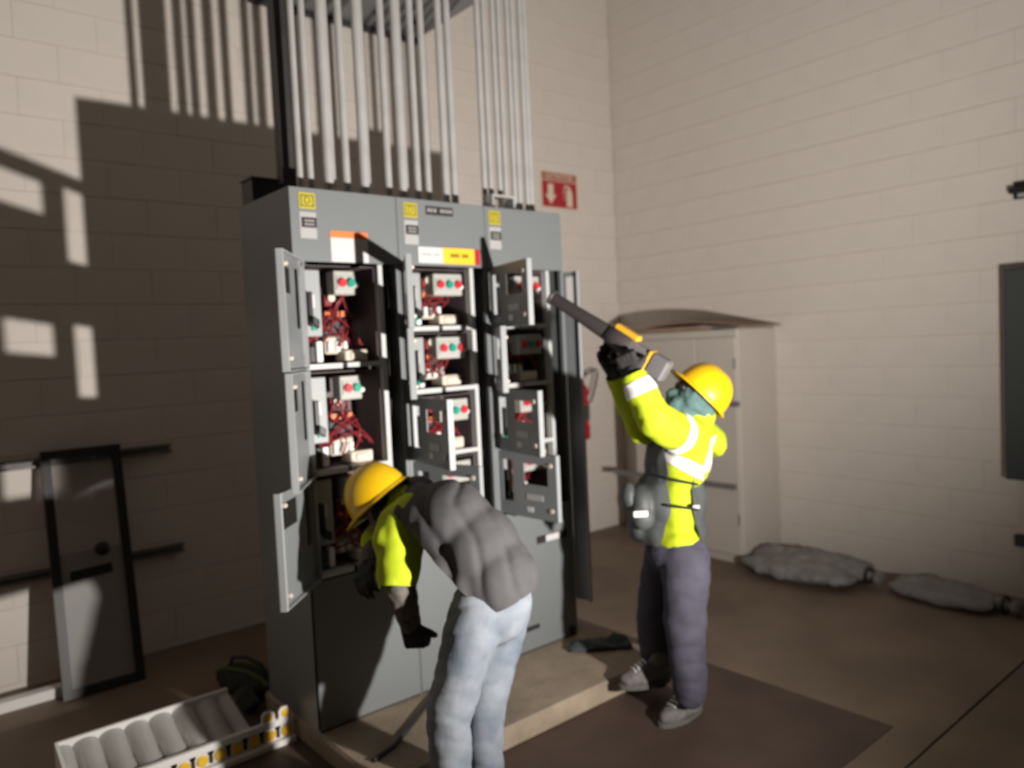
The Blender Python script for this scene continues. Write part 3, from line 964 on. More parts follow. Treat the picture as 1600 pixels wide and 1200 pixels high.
def solid(name, prims, voxel, mat, parent, smooth_it=4, crum=None, planes=None, cap=False):
    me = prims_mesh(prims, voxel, smooth_it, name)
    if crum:
        crumple(me, *crum)
    if planes:
        clip(me, planes)
        if cap:
            bm = bmesh.new()
            bm.from_mesh(me)
            bmesh.ops.holes_fill(bm, edges=[e for e in bm.edges if e.is_boundary], sides=0)
            bm.to_mesh(me)
            bm.free()
    return link_mesh(name, me, mat, parent, True)

# ------------------------------------------------------------------ things on the floor
def bundle(name, label, c, ax, L, W_, H_, seed):
    """grey sheeting folded to a flat bundle with a tied end"""
    c, ax = Vector(c), Vector(ax).normalized()
    sd = Vector((-ax.y, ax.x, 0))
    t = thing(name, label, 'bundle', (c.x, c.y, 0), 'grey tarpaulin bundles along the right wall')
    pr = []
    for k, (o, w, h) in enumerate(((-0.24, 0.28, 0.8), (0.02, 0.27, 1.0), (0.26, 0.24, 0.75))):
        cc = c + sd * (W_ * o) + Z * (H_ * h * 0.5)
        pr.append(('ell', cc, (L * 0.5, W_ * w, H_ * h * 0.5), (ax, sd, Z)))
        pr.append(('cap', cc - ax * L * 0.36, H_ * h * 0.40, cc + ax * L * 0.36, H_ * h * 0.40))
    body = solid('bundle_body', pr, 0.016, M['bag'], t, 3, (0.02, 9.0, seed), [(Vector((0, 0, 0.001)), Z)], True)
    e = c + ax * L * 0.47 + Z * H_ * 0.45
    solid('tied_end', [('cap', e, 0.04, e + ax * 0.08, 0.02), ('ell', e + ax * 0.1, (0.03, 0.07, 0.045), (ax, sd, Z))], 0.01, M['bag'], t, 2, (0.008, 22.0, seed))
    g = G()
    n = 14
    g.tube([e + ax * 0.035 + sd * (0.05 * math.cos(2 * math.pi * k / n)) + Z * (0.05 * math.sin(2 * math.pi * k / n)) for k in range(n + 1)], 0.009, 6)
    g.make('tie_cord', M['cable'], t, smooth=True)
    return t
bundle('tarpaulin_bundle', 'thick grey tarpaulin bundle on the floor beside the off-white cabinet', (4.92, 2.76, 0), (0.03, -1, 0), 0.84, 0.60, 0.18, 1)
bundle('tarpaulin_bundle', 'thin flat grey tarpaulin bundle lying along the right wall toward the slate panel', (5.02, 1.90, 0), (-0.10, -1, 0), 0.66, 0.40, 0.11, 2)

ct = solid('folded_cloth', [('box', (2.66, 2.80, 0.105), (0.26, -0.18, 0), (0.09, 0.10, 0), (0, 0, 0.022)), ('ell', (2.92, 2.72, 0.125), (0.06, 0.05, 0.03), None), ('ell', (2.74, 2.82, 0.12), (0.08, 0.05, 0.02), None)],
           0.010, M['cloth'], None, 3, (0.010, 18.0, 3), [(Vector((0, 0, 0.101)), Z)], True)
tag(ct, 'dark folded cloth lying on the plinth at the right cabinet foot', 'cloth')

# leaning frame of a door: clear pane above, plain plate below
fa, fb = Vector((0.640, 4.43, 0.0)), Vector((1.028, 4.43, 0.0))
ta, tb = Vector((0.662, 4.725, 1.245)), Vector((1.05, 4.725, 1.235))
lf = thing('door_frame_panel', 'black framed panel with clear upper pane leaning on the back wall', 'panel', ((fa + fb) / 2))
up_ = (ta - fa).normalized()
rt = (fb - fa).normalized()
nn = rt.cross(up_).normalized()          # away from the wall is -nn or nn; make it point to -y
if nn.y > 0:
    nn = -nn
Lf, Wf = (ta - fa).length, (fb - fa).length
fw = 0.045
def fr(name, a0, a1, b0, b1, n0, n1, m, par):
    return G().obox(fa + rt * a0 + up_ * b0 + nn * n0, rt * (a1 - a0), up_ * (b1 - b0), nn * (n1 - n0)).make(name, m, par)
fr('frame_stile', 0, fw, 0, Lf, 0, 0.03, M['frame'], lf)
fr('frame_stile', Wf - fw, Wf, 0, Lf, 0, 0.03, M['frame'], lf)
fr('frame_rail', fw, Wf - fw, Lf - fw, Lf, 0, 0.03, M['frame'], lf)
fr('frame_rail', fw, Wf - fw, 0, fw, 0, 0.03, M['frame'], lf)
fr('clear_pane', fw, Wf - fw, Lf * 0.57, Lf - fw, 0.012, 0.016, M['pane'], lf)
pl = fr('lower_plate', fw, Wf - fw, fw, Lf * 0.57, 0.008, 0.016, M['plate'], lf)
k = fa + rt * (Wf * 0.62) + up_ * (Lf * 0.565) + nn * 0.016
g = G()
g.lathe([(0, 0), (0.018, 0), (0.02, 0.015), (0.036, 0.022), (0.038, 0.04), (0.028, 0.05), (0, 0.052)], k, nn, 18)
g.make('knob', M['black'], lf, smooth=True)
g = G()
g.obox(fa + rt * (Wf * 0.22) + up_ * (Lf * 0.455) + nn * 0.016, rt * 0.20 + up_ * 0.01, up_ * 0.05, nn * 0.006)
g.make('latch_bar', M['black'], lf)

# pale channel on the floor in front of the back wall
bt = thing('pale_batten', 'long pale batten lying on the floor along the back wall', 'batten', (0.2, 4.52, 0))
G().box(-0.8, 0.86, 4.49, 4.56, 0.0, 0.055).make('batten_body', M['white'], bt, bevel=0.004)
G().box(0.842, 0.862, 4.488, 4.562, 0.0, 0.057).make('batten_cap', M['white'], bt)

# white ribbed tray with yellow inserts, on the floor left of the plinth
wt = thing('ribbed_tray', 'white ribbed plastic tray with yellow inserts on the floor by the left cabinet', 'tray', (0.85, 3.43, 0))
X0, X1, Y0, Y1 = 0.48, 1.15, 3.225, 3.51
vs, fs = [], []
nx = 70
for i in range(nx + 1):
    x = X0 + (X1 - X0) * i / nx
    ph = (i / nx) * 7.0
    h = 0.10 + 0.022 * (abs(math.cos(math.pi * ph)) ** 0.6) - 0.012
    sag = 1.0
    for j, q in enumerate((0.0, 0.12, 0.5, 0.88, 1.0)):
        zz = h if q in (0.0, 1.0) else h - 0.020 * math.sin(math.pi * q) * (1 - abs(math.cos(math.pi * ph)))
        vs.append((x, Y0 + (Y1 - Y0) * q, zz - 0.012 + 0.082 * q))
for i in range(nx):
    for j in range(4):
        fs.append((i * 5 + j, (i + 1) * 5 + j, (i + 1) * 5 + j + 1, i * 5 + j + 1))
g = G()
g.geom(vs, fs)
bmesh.ops.solidify(g.bm, geom=g.bm.faces[:], thickness=0.004)
g.make('ribbed_sheet', M['white'], wt, smooth=True)
G().box(X0 - 0.012, X1 + 0.01, Y1, Y1 + 0.018, 0.0, 0.192).make('back_rail', M['white'], wt, bevel=0.003)
G().prism([(X0 - 0.012, Y0, 0), (X0 - 0.012, Y1, 0), (X0 - 0.012, Y1, 0.19), (X0 - 0.012, Y0, 0.108)], (0.012, 0, 0)).make('end_rail', M['white'], wt)
G().prism([(X1, Y0, 0), (X1, Y1, 0), (X1, Y1, 0.165), (X1, Y0, 0.085)], (0.010, 0, 0)).make('end_rail', M['white'], wt)
G().box(X0 - 0.012, 1.335, Y0 - 0.03, Y0 - 0.004, 0.088, 0.118).make('front_rail', M['white'], wt, bevel=0.004)
G().box(X0 - 0.012, 1.330, Y0 - 0.018, Y0 - 0.006, 0.03, 0.088).make('front_web', M['white'], wt)
G().box(X0 - 0.012, 1.335, Y0 - 0.045, Y0 - 0.004, 0.0, 0.028).make('front_rail', M['white'], wt, bevel=0.004)
for k in range(10):
    x = 1.298 - k * 0.072
    g = G()
    g.lathe([(0.0, 0), (0.021, 0), (0.024, 0.004), (0.018, 0.008), (0, 0.008)], (x, Y0 - 0.018, 0.057), (0, -1, 0), 14)
    g.make('yellow_insert', M['yellow'], wt)
    g = G()
    g.box(x - 0.045, x - 0.030, Y0 - 0.0215, Y0 - 0.018, 0.036, 0.086)
    g.box(x - 0.049, x - 0.026, Y0 - 0.0215, Y0 - 0.018, 0.074, 0.086)
    g.make('dark_slot', M['ink'], wt)
for x in (1.222, 1.296):
    g = G()
    g.prism([(x - 0.028, Y0 - 0.022, 0.118), (x + 0.028, Y0 - 0.022, 0.118), (x + 0.028, Y0 - 0.022, 0.15), (x + 0.016, Y0 - 0.022, 0.163), (x - 0.016, Y0 - 0.022, 0.163), (x - 0.028, Y0 - 0.022, 0.15)], (0, 0.012, 0))
    tb_ = g.make('rail_tab', M['white'], wt)
    g = G()
    g.lathe([(0.0, 0), (0.016, 0), (0.018, 0.003), (0, 0.006)], (x, Y0 - 0.022, 0.138), (0, -1, 0), 14)
    g.make('yellow_insert', M['yellow'], tb_)

# dark bag with green stripes behind the tray
dk = thing('tool_bag', 'dark tool bag with green stripes on the floor between ribbed tray and left cabinet', 'bag', (1.34, 3.78, 0))
bgd = solid('bag_body', [('ell', (1.36, 3.82, 0.06), (0.075, 0.22, 0.075), (Vector((0.94, 0.34, 0)), Vector((-0.34, 0.94, 0)), Z)), ('ell', (1.29, 3.64, 0.05), (0.045, 0.10, 0.055), None)], 0.012, M['bagdark'], dk, 3, (0.014, 14, 5), [(Vector((0, 0, 0.001)), Z)], True)
for k, dx in enumerate((-0.034, 0.034)):
    g = G()
    pts = []
    for j in range(9):
        q = -0.19 + j * 0.0475
        cx_ = 1.36 - 0.34 * q + dx * 0.94
        cy_ = 3.82 + 0.94 * q + dx * 0.34
        zz = 0.06 + 0.075 * math.sqrt(max(0.02, 1 - (q / 0.225) ** 2 - (dx / 0.075) ** 2)) + 0.006
        pts.append((cx_, cy_, zz))
    g.tube(pts, 0.010, 6)
    g.make('green_stripe', M['stripe'], dk, smooth=True)
g = G()
g.tube([(1.41, 3.69, 0.11), (1.40, 3.72, 0.165), (1.365, 3.82, 0.185), (1.33, 3.92, 0.165), (1.32, 3.95, 0.11)], 0.010, 8)
g.make('bag_handle', M['bagdark'], dk, smooth=True)

# loose cable over the plinth and offcuts on the floor
cb_ = G()
cb_.tube([(1.40, 2.62, 0.109), (1.52, 2.66, 0.109), (1.64, 2.74, 0.109), (1.78, 2.84, 0.109), (1.92, 2.93, 0.109)], 0.010, 8)
tag(cb_.make('loose_cable', M['cable'], None, smooth=True), 'dark cable lying across the plinth before the left cabinet', 'cable')
of = G().obox((1.02, 3.86, 0.0), (0.10, 0.02, 0), (-0.004, 0.02, 0), (0, 0, 0.018)).make('wood_offcut', M['white'], None, bevel=0.002)
tag(of, 'small pale offcut on the floor behind the white ribbed tray', 'offcut')

# ------------------------------------------------------------------ people
def hand_prims(wr, d, n, s, curls, spread=0.02, size=1.0, fat=1.0, thumb=0.5):
    """palm, four bent fingers and a thumb. wr wrist, d towards the fingers, n the way the palm faces, s the thumb side"""
    d, n, s = Vector(d).normalized(), Vector(n).normalized(), Vector(s).normalized()
    n = (n - d * n.dot(d)).normalized()
    s = (s - d * s.dot(d) - n * s.dot(n)).normalized()
    k = size
    pr = []
    for o in (-0.030, -0.010, 0.010, 0.030):
        pr.append(('cap', wr + d * 0.005 * k + s * o * 0.75 * k, 0.017 * k * fat, wr + d * 0.088 * k + s * o * k, 0.0135 * k * fat))
    lens = ((0.036, 0.024, 0.019), (0.043, 0.029, 0.021), (0.041, 0.027, 0.020), (0.032, 0.020, 0.017))
    for i, o in enumerate((0.033, 0.0115, -0.0115, -0.033)):
        p = wr + d * (0.090 - 0.006 * abs(i - 1)) * k + s * o * k
        a = 0.0
        dd = d + s * (o * spread * 10)
        for j in range(3):
            a += curls[j]
            q = p + (dd.normalized() * math.cos(a) + n * math.sin(a)) * lens[i][j] * k
            r0, r1 = (0.0105 - 0.0010 * j) * k * fat, (0.0100 - 0.0012 * j) * k * fat
            pr.append(('cap', p, r0, q, r1))
            p = q
    t0 = wr + d * 0.022 * k + s * 0.026 * k
    t1 = t0 + (s * 0.75 + d * 0.55 + n * 0.35 * thumb).normalized() * 0.045 * k
    t2 = t1 + (d * 0.8 + s * 0.15 + n * thumb).normalized() * 0.032 * k
    t3 = t2 + (d * 0.75 - s * 0.1 + n * thumb * 1.3).normalized() * 0.024 * k
    pr += [('cap', t0, 0.017 * k * fat, t1, 0.0125 * k * fat), ('cap', t1, 0.0125 * k * fat, t2, 0.011 * k * fat), ('cap', t2, 0.011 * k * fat, t3, 0.009 * k * fat)]
    return pr

def helmet(parent, c, fwd, up, k=1.0):
    """hard hat: c centre of the brim ring"""
    up = Vector(up).normalized()
    f = Vector(fwd).normalized()
    f = (f - up * f.dot(up)).normalized()
    sd = up.cross(f)
    c = Vector(c)
    vs, fs = [], []
    n, m = 40, 9
    for i in range(m + 1):
        a = (math.pi / 2) * i / m
        for j in range(n):
            t = 2 * math.pi * j / n
            rx, ry = 0.128 * k, 0.106 * k
            rr = math.cos(a) ** 0.82
            hh = 0.142 * k * math.sin(a)
            ridge = 0.006 * k * math.exp(-(math.sin(t) * rr * 106 * k / 16) ** 2) * (1 if i > 1 else 0)
            vs.append(c + f * (rx * rr * math.cos(t)) + sd * (ry * rr * math.sin(t)) + up * (hh + ridge))
    for i in range(m):
        for j in range(n):
            fs.append((i * n + j, i * n + (j + 1) % n, (i + 1) * n + (j + 1) % n, (i + 1) * n + j))
    g = G()
    g.geom(vs, fs)
    bmesh.ops.remove_doubles(g.bm, verts=g.bm.verts[:], dist=0.0004)
    bmesh.ops.recalc_face_normals(g.bm, faces=g.bm.faces)
    bmesh.ops.solidify(g.bm, geom=g.bm.faces[:], thickness=0.004)
    sh = g.make('hard_hat', M['helmet'], parent, smooth=True)
    # brim with a longer peak in front
    vs, fs = [], []
    for j in range(n):
        t = 2 * math.pi * j / n
        e = (0.014 + 0.030 * max(0.0, math.cos(t)) ** 1.5) * k
        for (r, z) in ((-0.004, 0.012), (e, -0.004), (e, -0.009), (-0.008, 0.002)):
            vs.append(c + f * ((0.128 * k + r) * math.cos(t)) + sd * ((0.106 * k + r) * math.sin(t)) + up * z)
    for j in range(n):
        for q in range(4):
            fs.append((j * 4 + q, ((j + 1) % n) * 4 + q, ((j + 1) % n) * 4 + (q + 1) % 4, j * 4 + (q + 1) % 4))
    g = G()
    g.geom(vs, fs)
    g.make('hat_brim', M['helmet'], sh, smooth=True)
    g = G()
    g.lathe([(0.100 * k, 0.0), (0.104 * k, 0.0), (0.104 * k, 0.03), (0.100 * k, 0.03)], c + up * -0.012, up, 28)
    g.make('hat_band', M['brim'], sh, smooth=True)
    return sh

def head_prims(c, f, up):
    """skull, jaw, nose, ears round the head centre c"""
    f, up = Vector(f).normalized(), Vector(up).normalized()
    f = (f - up * f.dot(up)).normalized()
    sd = up.cross(f)
    ax = (f, sd, up)
    return [('ell', c + up * 0.03 - f * 0.008, (0.096, 0.076, 0.092), ax),
            ('ell', c - up * 0.055 + f * 0.022, (0.066, 0.058, 0.066), ax),
            ('cap', c + f * 0.09 + up * 0.004, 0.008, c + f * 0.108 - up * 0.028, 0.013),
            ('ell', c - f * 0.005 + sd * 0.078 - up * 0.01, (0.018, 0.009, 0.030), ax),
            ('ell', c - f * 0.005 - sd * 0.078 - up * 0.01, (0.018, 0.009, 0.030), ax),
            ('ell', c + f * 0.085 - up * 0.062, (0.018, 0.024, 0.012), ax)], ax

def shoe(parent, heel, toe, w=0.095):
    heel, toe = Vector(heel), Vector(toe)
    d = (toe - heel)
    d.z = 0
    L = d.length
    d.normalize()
    s = Vector((-d.y, d.x, 0))
    ax = (d, s, Z)
    b = Vector((heel.x, heel.y, heel.z))
    pr = [('ell', b + d * L * 0.24 + Z * 0.052, (L * 0.24, w * 0.42, 0.052), ax),
          ('ell', b + d * L * 0.62 + Z * 0.040, (L * 0.36, w * 0.50, 0.042), ax),
          ('ell', b + d * L * 0.42 + Z * 0.065, (L * 0.30, w * 0.40, 0.045), ax),
          ('cap', b + d * L * 0.22 + Z * 0.06, w * 0.40, b + d * L * 0.20 + Z * 0.12, w * 0.42)]
    up_ = solid('shoe', pr, 0.008, M['shoe'], parent, 3, (0.004, 40, 2), [(b + Z * 0.020, Z)])
    g = G()
    pts = []
    for k in range(20):
        t = 2 * math.pi * k / 20
        wx = 0.5 * w * (1.02 if math.cos(t) > 0 else 0.9)
        pts.append(b + d * (L * 0.5 + L * 0.51 * math.cos(t)) + s * (wx * math.sin(t) * (1 - 0.15 * max(0, -math.cos(t)))) + Z * 0.001)
    g.prism(pts, Z * 0.024)
    g.make('sole', M['sole'], up_)
    g = G()
    for k in range(4):
        a = b + d * L * (0.50 + 0.07 * k) + Z * (0.112 - 0.010 * k)
        g.tube([a - s * 0.024, a + Z * 0.004, a + s * 0.024], 0.004, 6)
    g.make('laces', M['tape'], up_)
    return up_

# ---- standing worker with the blower
def at1(*a):
    return at(a[0], a[1], a[2] + 0.08)
p1 = thing('person', 'person in lime jacket, open grey vest and yellow hard hat, standing, raising a blower', 'person', (2.68, 2.18, 0.0))
hipN, hipF = at1(1072, 872, 3.24), at1(1042, 868, 3.44)
kneeN, kneeF = at1(1070, 985, 3.22), at1(1022, 968, 3.50)
ankN, ankF = at1(1078, 1088, 3.26), at1(1028, 1056, 3.58)
shN, shF = at1(1070, 682, 3.19), at1(1108, 690, 3.52)
elN, wrN = at1(1022, 655, 3.03), at1(990, 590, 3.06)
elF, wrF = at1(1002, 668, 3.36), at1(966, 588, 3.27)
HB = at1(1094, 617, 3.33)                               # brim centre
hup = (U * 0.72 + Z * 0.69).normalized()
hfw = (-U * 0.69 + Z * 0.72 + V * 0.12).normalized()
HC1 = HB - hup * 0.045
hp, hax = head_prims(HC1, hfw, hup)
chest, belly, pelv = at1(1064, 712, 3.355), at1(1054, 790, 3.35), at1(1054, 862, 3.34)
UV = (U, V, Z)
neck0 = at1(1086, 655, 3.36)
tilt = (U * 0.985 - Z * 0.17, V, U * 0.17 + Z * 0.985)
# body under the clothes: one surface
gripN = at1(982, 560, 3.09)
dN = (at1(972, 545, 3.12) - wrN).normalized()
nN = (V * 0.9 + U * 0.25).normalized()
sN = (U * 0.75 + Z * 0.6).normalized()
dF = (at1(946, 553, 3.30) - wrF).normalized()
nF = (Z * 0.8 - U * 0.3 - V * 0.3).normalized()
sF = (V * -0.4 + U * 0.5).normalized()
curlN, curlF = (0.75, 0.85, 0.6), (0.55, 0.75, 0.6)
body = hp + [('cap', neck0, 0.056, HC1 - hup * 0.02, 0.052), ('ell', chest, (0.10, 0.165, 0.17), tilt), ('ell', belly, (0.095, 0.145, 0.15), UV), ('ell', pelv, (0.10, 0.15, 0.10), UV),
             ('cap', shN, 0.055, shF, 0.055), ('cap', shN, 0.052, elN, 0.042), ('cap', elN, 0.040, wrN, 0.028), ('cap', shF, 0.052, elF, 0.042), ('cap', elF, 0.040, wrF, 0.028),
             ('cap', hipN, 0.085, kneeN, 0.058), ('cap', kneeN, 0.055, ankN, 0.036), ('cap', hipF, 0.085, kneeF, 0.058), ('cap', kneeF, 0.055, ankF, 0.036)]
bd1 = solid('body', body, 0.012, M['skin'], p1, 4)
# trousers
tp = [('ell', pelv + Z * 0.01, (0.125, 0.17, 0.11), UV), ('cap', hipN, 0.108, kneeN, 0.090), ('cap', kneeN, 0.088, ankN + Z * 0.02, 0.074),
      ('cap', hipF, 0.108, kneeF, 0.088), ('cap', kneeF, 0.086, ankF + Z * 0.02, 0.072)]
tr1 = solid('trousers', tp, 0.012, M['navy'], p1, 3, (0.009, 7.0, 1, Vector((0.4, 0.2, 1)), 36.0, 0.004), [(ankF - Z * 0.055, Z)])
g = G()
a = at1(1098, 884, 3.20)
g.obox(a, U * 0.018, V * 0.02, Z * 0.035)
g.make('pocket_tab', M['yellow'], tr1)
shoe(p1, on(1096, 1110, 2, 0.0), on(1031, 1139, 2, 0.0))
fa_ = on(1046, 1064, 2, 0.1)
shoe(p1, fa_, fa_ + (-U * 0.97 - V * 0.25).normalized() * 0.25)
# jacket
jp = [('ell', chest, (0.130, 0.195, 0.185), tilt), ('ell', belly, (0.108, 0.172, 0.17), UV), ('ell', at1(1056, 838, 3.34), (0.112, 0.178, 0.09), UV),
      ('cap', shN, 0.082, at1(1098, 682, 3.50), 0.085), ('cap', shN, 0.088, elN, 0.074), ('cap', elN, 0.074, wrN, 0.057),
      ('cap', shF, 0.080, elF, 0.072), ('cap', elF, 0.072, wrF, 0.056), ('cap', neck0, 0.085, at1(1090, 640, 3.35), 0.082), ('ell', at1(1120, 692, 3.46), (0.038, 0.06, 0.065), UV)]
cN = (wrN - elN).normalized()
jm = prims_mesh(jp, 0.011, 3, 'jacket')
crumple(jm, 0.008, 9.0, 2, Vector((0.5, 0.1, 1)), 42.0, 0.003)
src = jm.copy()
cuffF = (wrF - elF).normalized()
bm = bmesh.new()
bm.from_mesh(jm)
bad = []
for (w_, c_) in ((wrN, cN), (wrF, cuffF)):
    bmesh.ops.bisect_plane(bm, geom=bm.verts[:] + bm.edges[:] + bm.faces[:], plane_co=w_ + c_ * 0.012, plane_no=c_)
bmesh.ops.bisect_plane(bm, geom=bm.verts[:] + bm.edges[:] + bm.faces[:], plane_co=at1(1054, 862, 3.34), plane_no=Z)
zc = at1(1054, 862, 3.34).z
for f in bm.faces:
    c = f.calc_center_median()
    if c.z < zc or any((c - w_).dot(c_) > 0.012 and (c - w_).length < 0.13 for w_, c_ in ((wrN, cN), (wrF, cuffF))):
        bad.append(f)
bmesh.ops.delete(bm, geom=bad, context='FACES')
bm.to_mesh(jm)
bm.free()
jk1 = link_mesh('jacket', jm, M['lime'], p1, True)
def band(name, planes, keep, mat, parent, base, lift=0.003):
    me = base.copy()
    me.materials.clear()
    cut_keep(me, planes, keep)
    puff(me, lift)
    return link_mesh(name, me, mat, parent, True)
# reflective tape: cuff, upper arm, chest
pc = at1(1000, 606, 3.05)
band('reflective_stripe', [(pc - cN * 0.030, cN), (pc + cN * 0.028, cN)], lambda c: -0.030 < (c - pc).dot(cN) < 0.028 and (c - pc).length < 0.11, M['tape'], jk1, src)
aN = (at1(1046, 668, 3.12) - at1(1078, 678, 3.2)).normalized()
pa = at1(1060, 672, 3.15)
band('reflective_stripe', [(pa - aN * 0.022, aN), (pa + aN * 0.022, aN)], lambda c: abs((c - pa).dot(aN)) < 0.022 and (c - pa).dot(V) < 0.10 and c.z > at1(1050, 712, 3.2).z and c.z < at1(1060, 637, 3.2).z, M['tape'], jk1, src, 0.004)
d1 = (U * 0.50 + Z * 0.86).normalized()
pb = at1(1068, 724, 3.2)
band('reflective_stripe', [(pb - d1 * 0.026, d1), (pb + d1 * 0.026, d1), (at1(1042, 720, 3.2), U), (at1(1097, 720, 3.2), U)],
     lambda c: abs((c - pb).dot(d1)) < 0.026 and 0 < (c - at1(1042, 720, 3.2)).dot(U) and (c - at1(1097, 720, 3.2)).dot(U) < 0 and (c - chest).dot(V) < 0.02, M['tape'], jk1, src, 0.004)
d2 = (U * 0.86 - Z * 0.50).normalized()
pb2 = at1(1105, 715, 3.25)
band('reflective_stripe', [(pb2 - d2 * 0.022, d2), (pb2 + d2 * 0.022, d2), (at1(1100, 688, 3.2), Z), (at1(1100, 738, 3.2), Z)],
     lambda c: abs((c - pb2).dot(d2)) < 0.022 and at1(1100, 738, 3.2).z < c.z < at1(1100, 688, 3.2).z and (c - chest).dot(V) < 0.1, M['tape'], jk1, src, 0.004)
# vest: front and back halves, held by side straps
vp = [('ell', at1(1056, 716, 3.355), (0.140, 0.205, 0.175), tilt), ('ell', at1(1046, 785, 3.35), (0.165, 0.195, 0.17), UV), ('ell', at1(1044, 828, 3.34), (0.182, 0.20, 0.10), UV),
      ('ell', at1(1000, 790, 3.28), (0.06, 0.10, 0.09), UV), ('ell', at1(994, 828, 3.30), (0.045, 0.09, 0.05), UV)]
vm = prims_mesh(vp, 0.011, 3, 'vest')
crumple(vm, 0.012, 7.0, 4)
ztop, zbot = at1(1050, 690, 3.2).z, at1(1050, 850, 3.2).z
def lerp_u(px_list, z):
    """u of a seam given as photo points, at height z"""
    p = [(at1(x, y, 3.17).z, at1(x, y, 3.17).dot(U)) for x, y in px_list]
    p.sort()
    if z <= p[0][0]:
        return p[0][1]
    for (za, ua), (zb_, ub) in zip(p, p[1:]):
        if z <= zb_:
            return ua + (ub - ua) * (z - za) / (zb_ - za)
    return p[-1][1]
front_seam = [(1037, 690), (1045, 740), (1048, 800), (1030, 850)]
back_seam = [(1094, 690), (1084, 740), (1084, 800), (1100, 850)]
planes = [(Vector((0, 0, ztop)), Z), (Vector((0, 0, zbot)), Z)]
def seam_planes(seam):
    out = []
    for (a, b) in zip(seam, seam[1:]):
        pa_, pb_ = at1(*a, 3.17), at1(*b, 3.17)
        dv = pb_ - pa_
        out.append((pa_, dv.cross(V).normalized()))
    return out
fm, bk = vm.copy(), vm.copy()
cut_keep(fm, planes + seam_planes(front_seam), lambda c: zbot < c.z < ztop + 0.03 and c.dot(U) < lerp_u(front_seam, c.z))
cut_keep(bk, planes + [(at(1095, 740, 3.25), Z)] + seam_planes(back_seam), lambda c: zbot < c.z < at(1095, 740, 3.25).z and c.dot(U) > lerp_u(back_seam, c.z))
v1 = link_mesh('vest_front', thicken(fm, 0.006), M['vest2'], p1, True)
v2 = link_mesh('vest_back', thicken(bk, 0.006), M['vest2'], p1, True)
for (xa, ya_, xb, yb_) in ((1040, 748, 1090, 757), (1042, 790, 1090, 796)):
    g = G()
    pts = []
    for k in range(7):
        q = k / 6
        pts.append(at1(xa + (xb - xa) * q, ya_ + (yb_ - ya_) * q, 3.145 - 0.012 * math.sin(math.pi * q)))
    g.tube(pts, 0.0065, 6)
    g.make('side_strap', M['black'], p1, smooth=True)
g = G()
a = at1(1083, 795, 3.14)
g.obox(a, U * 0.028, V * 0.008, Z * 0.014)
g.make('strap_buckle', M['labelgrey'], p1)
pk = solid('vest_pocket', [('ell', at1(1004, 806, 3.21), (0.050, 0.045, 0.065), UV), ('ell', at1(982, 775, 3.27), (0.035, 0.06, 0.06), UV)], 0.009, M['vest2'], v1, 3, (0.006, 16, 6))
g = G()
a = at1(990, 809, 3.148)
g.obox(a, U * 0.062, V * 0.012, Z * 0.026)
g.make('reflective_patch', M['tape'], v1, bevel=0.004)
# neck gaiter pulled over the face, goggles, hard hat
gp = [('ell', HC1 + hup * 0.012 - hfw * 0.002, (0.106, 0.086, 0.072), hax), ('ell', HC1 - hup * 0.055 + hfw * 0.022, (0.078, 0.070, 0.078), hax), ('cap', HC1 - hup * 0.05, 0.075, neck0 + Z * 0.03, 0.078),
      ('ell', HC1 + hfw * 0.085 - hup * 0.03, (0.035, 0.03, 0.03), hax), ('ell', HC1 - hup * 0.01, (0.060, 0.100, 0.055), hax)]
solid('neck_gaiter', gp, 0.009, M['teal'], p1, 3, (0.010, 20.0, 7))
hsd = hup.cross(hfw)
gg = G()
gg.ball(HC1 + hfw * 0.082 + hup * 0.012, (0.032, 0.072, 0.026), 18, 10, (hfw, hsd, hup))
gl = gg.make('goggles', M['black'], p1, smooth=True)
helmet(p1, HB, hfw, hup, 1.0)
# gloves
def glove(name, pr, w_, d_, mat, parent):
    me = prims_mesh(pr + [('cap', w_ - d_ * 0.045, 0.040, w_ + d_ * 0.01, 0.031)], 0.0045, 3, name)
    return link_mesh(name, me, mat, parent, True)
wN2 = wrN + dN * 0.012
glove('glove', hand_prims(wN2, dN, nN, sN, curlN, 0.02, 1.0, 1.18, 0.9), wN2, dN, M['glove'], p1)
wF2 = wrF + dF * 0.012
glove('glove', hand_prims(wF2, dF, nF, sF, curlF, 0.02, 1.0, 1.18, 0.8), wF2, dF, M['glove'], p1)

# ---- cordless blower held by the standing worker
bl = thing('blower', 'black and yellow cordless blower raised by the standing worker toward the right cabinet', 'blower', at1(985, 548, 3.12))
tip, rear = at1(862, 464, 3.40), at1(1040, 578, 3.12)
ax_ = (rear - tip).normalized()
Lb = (rear - tip).length
su = (Z - ax_ * Z.dot(ax_)).normalized()               # top side of the tool
sv_ = ax_.cross(su)
def tp_(q, o=0.0, s=0.0):
    return tip + ax_ * (Lb * q) + su * o + sv_ * s
g = G()
g.lathe([(0.0, 0), (0.034, 0), (0.036, 0.004), (0.034, 0.012), (0.028, 0.016), (0.031, Lb * 0.30), (0.036, Lb * 0.50), (0.034, Lb * 0.53), (0.0, Lb * 0.53)], tip, ax_, 22)
g.make('nozzle', M['nozzle'], bl, smooth=True)
g = G()
g.lathe([(0.0, 0), (0.036, 0), (0.046, 0.01), (0.050, Lb * 0.09), (0.048, Lb * 0.16), (0.040, Lb * 0.19), (0.0, Lb * 0.19)], tp_(0.52), ax_, 22)
g.make('fan_housing', M['nozzle'], bl, smooth=True)
g = G()
g.obox(tp_(0.545, 0.036, -0.024), ax_ * (Lb * 0.20), sv_ * 0.048, su * 0.026)
g.make('top_shell', M['tool'], bl, bevel=0.008)
g = G()
g.obox(tp_(0.69, -0.028, -0.026), ax_ * (Lb * 0.17), sv_ * 0.052, su * 0.062)
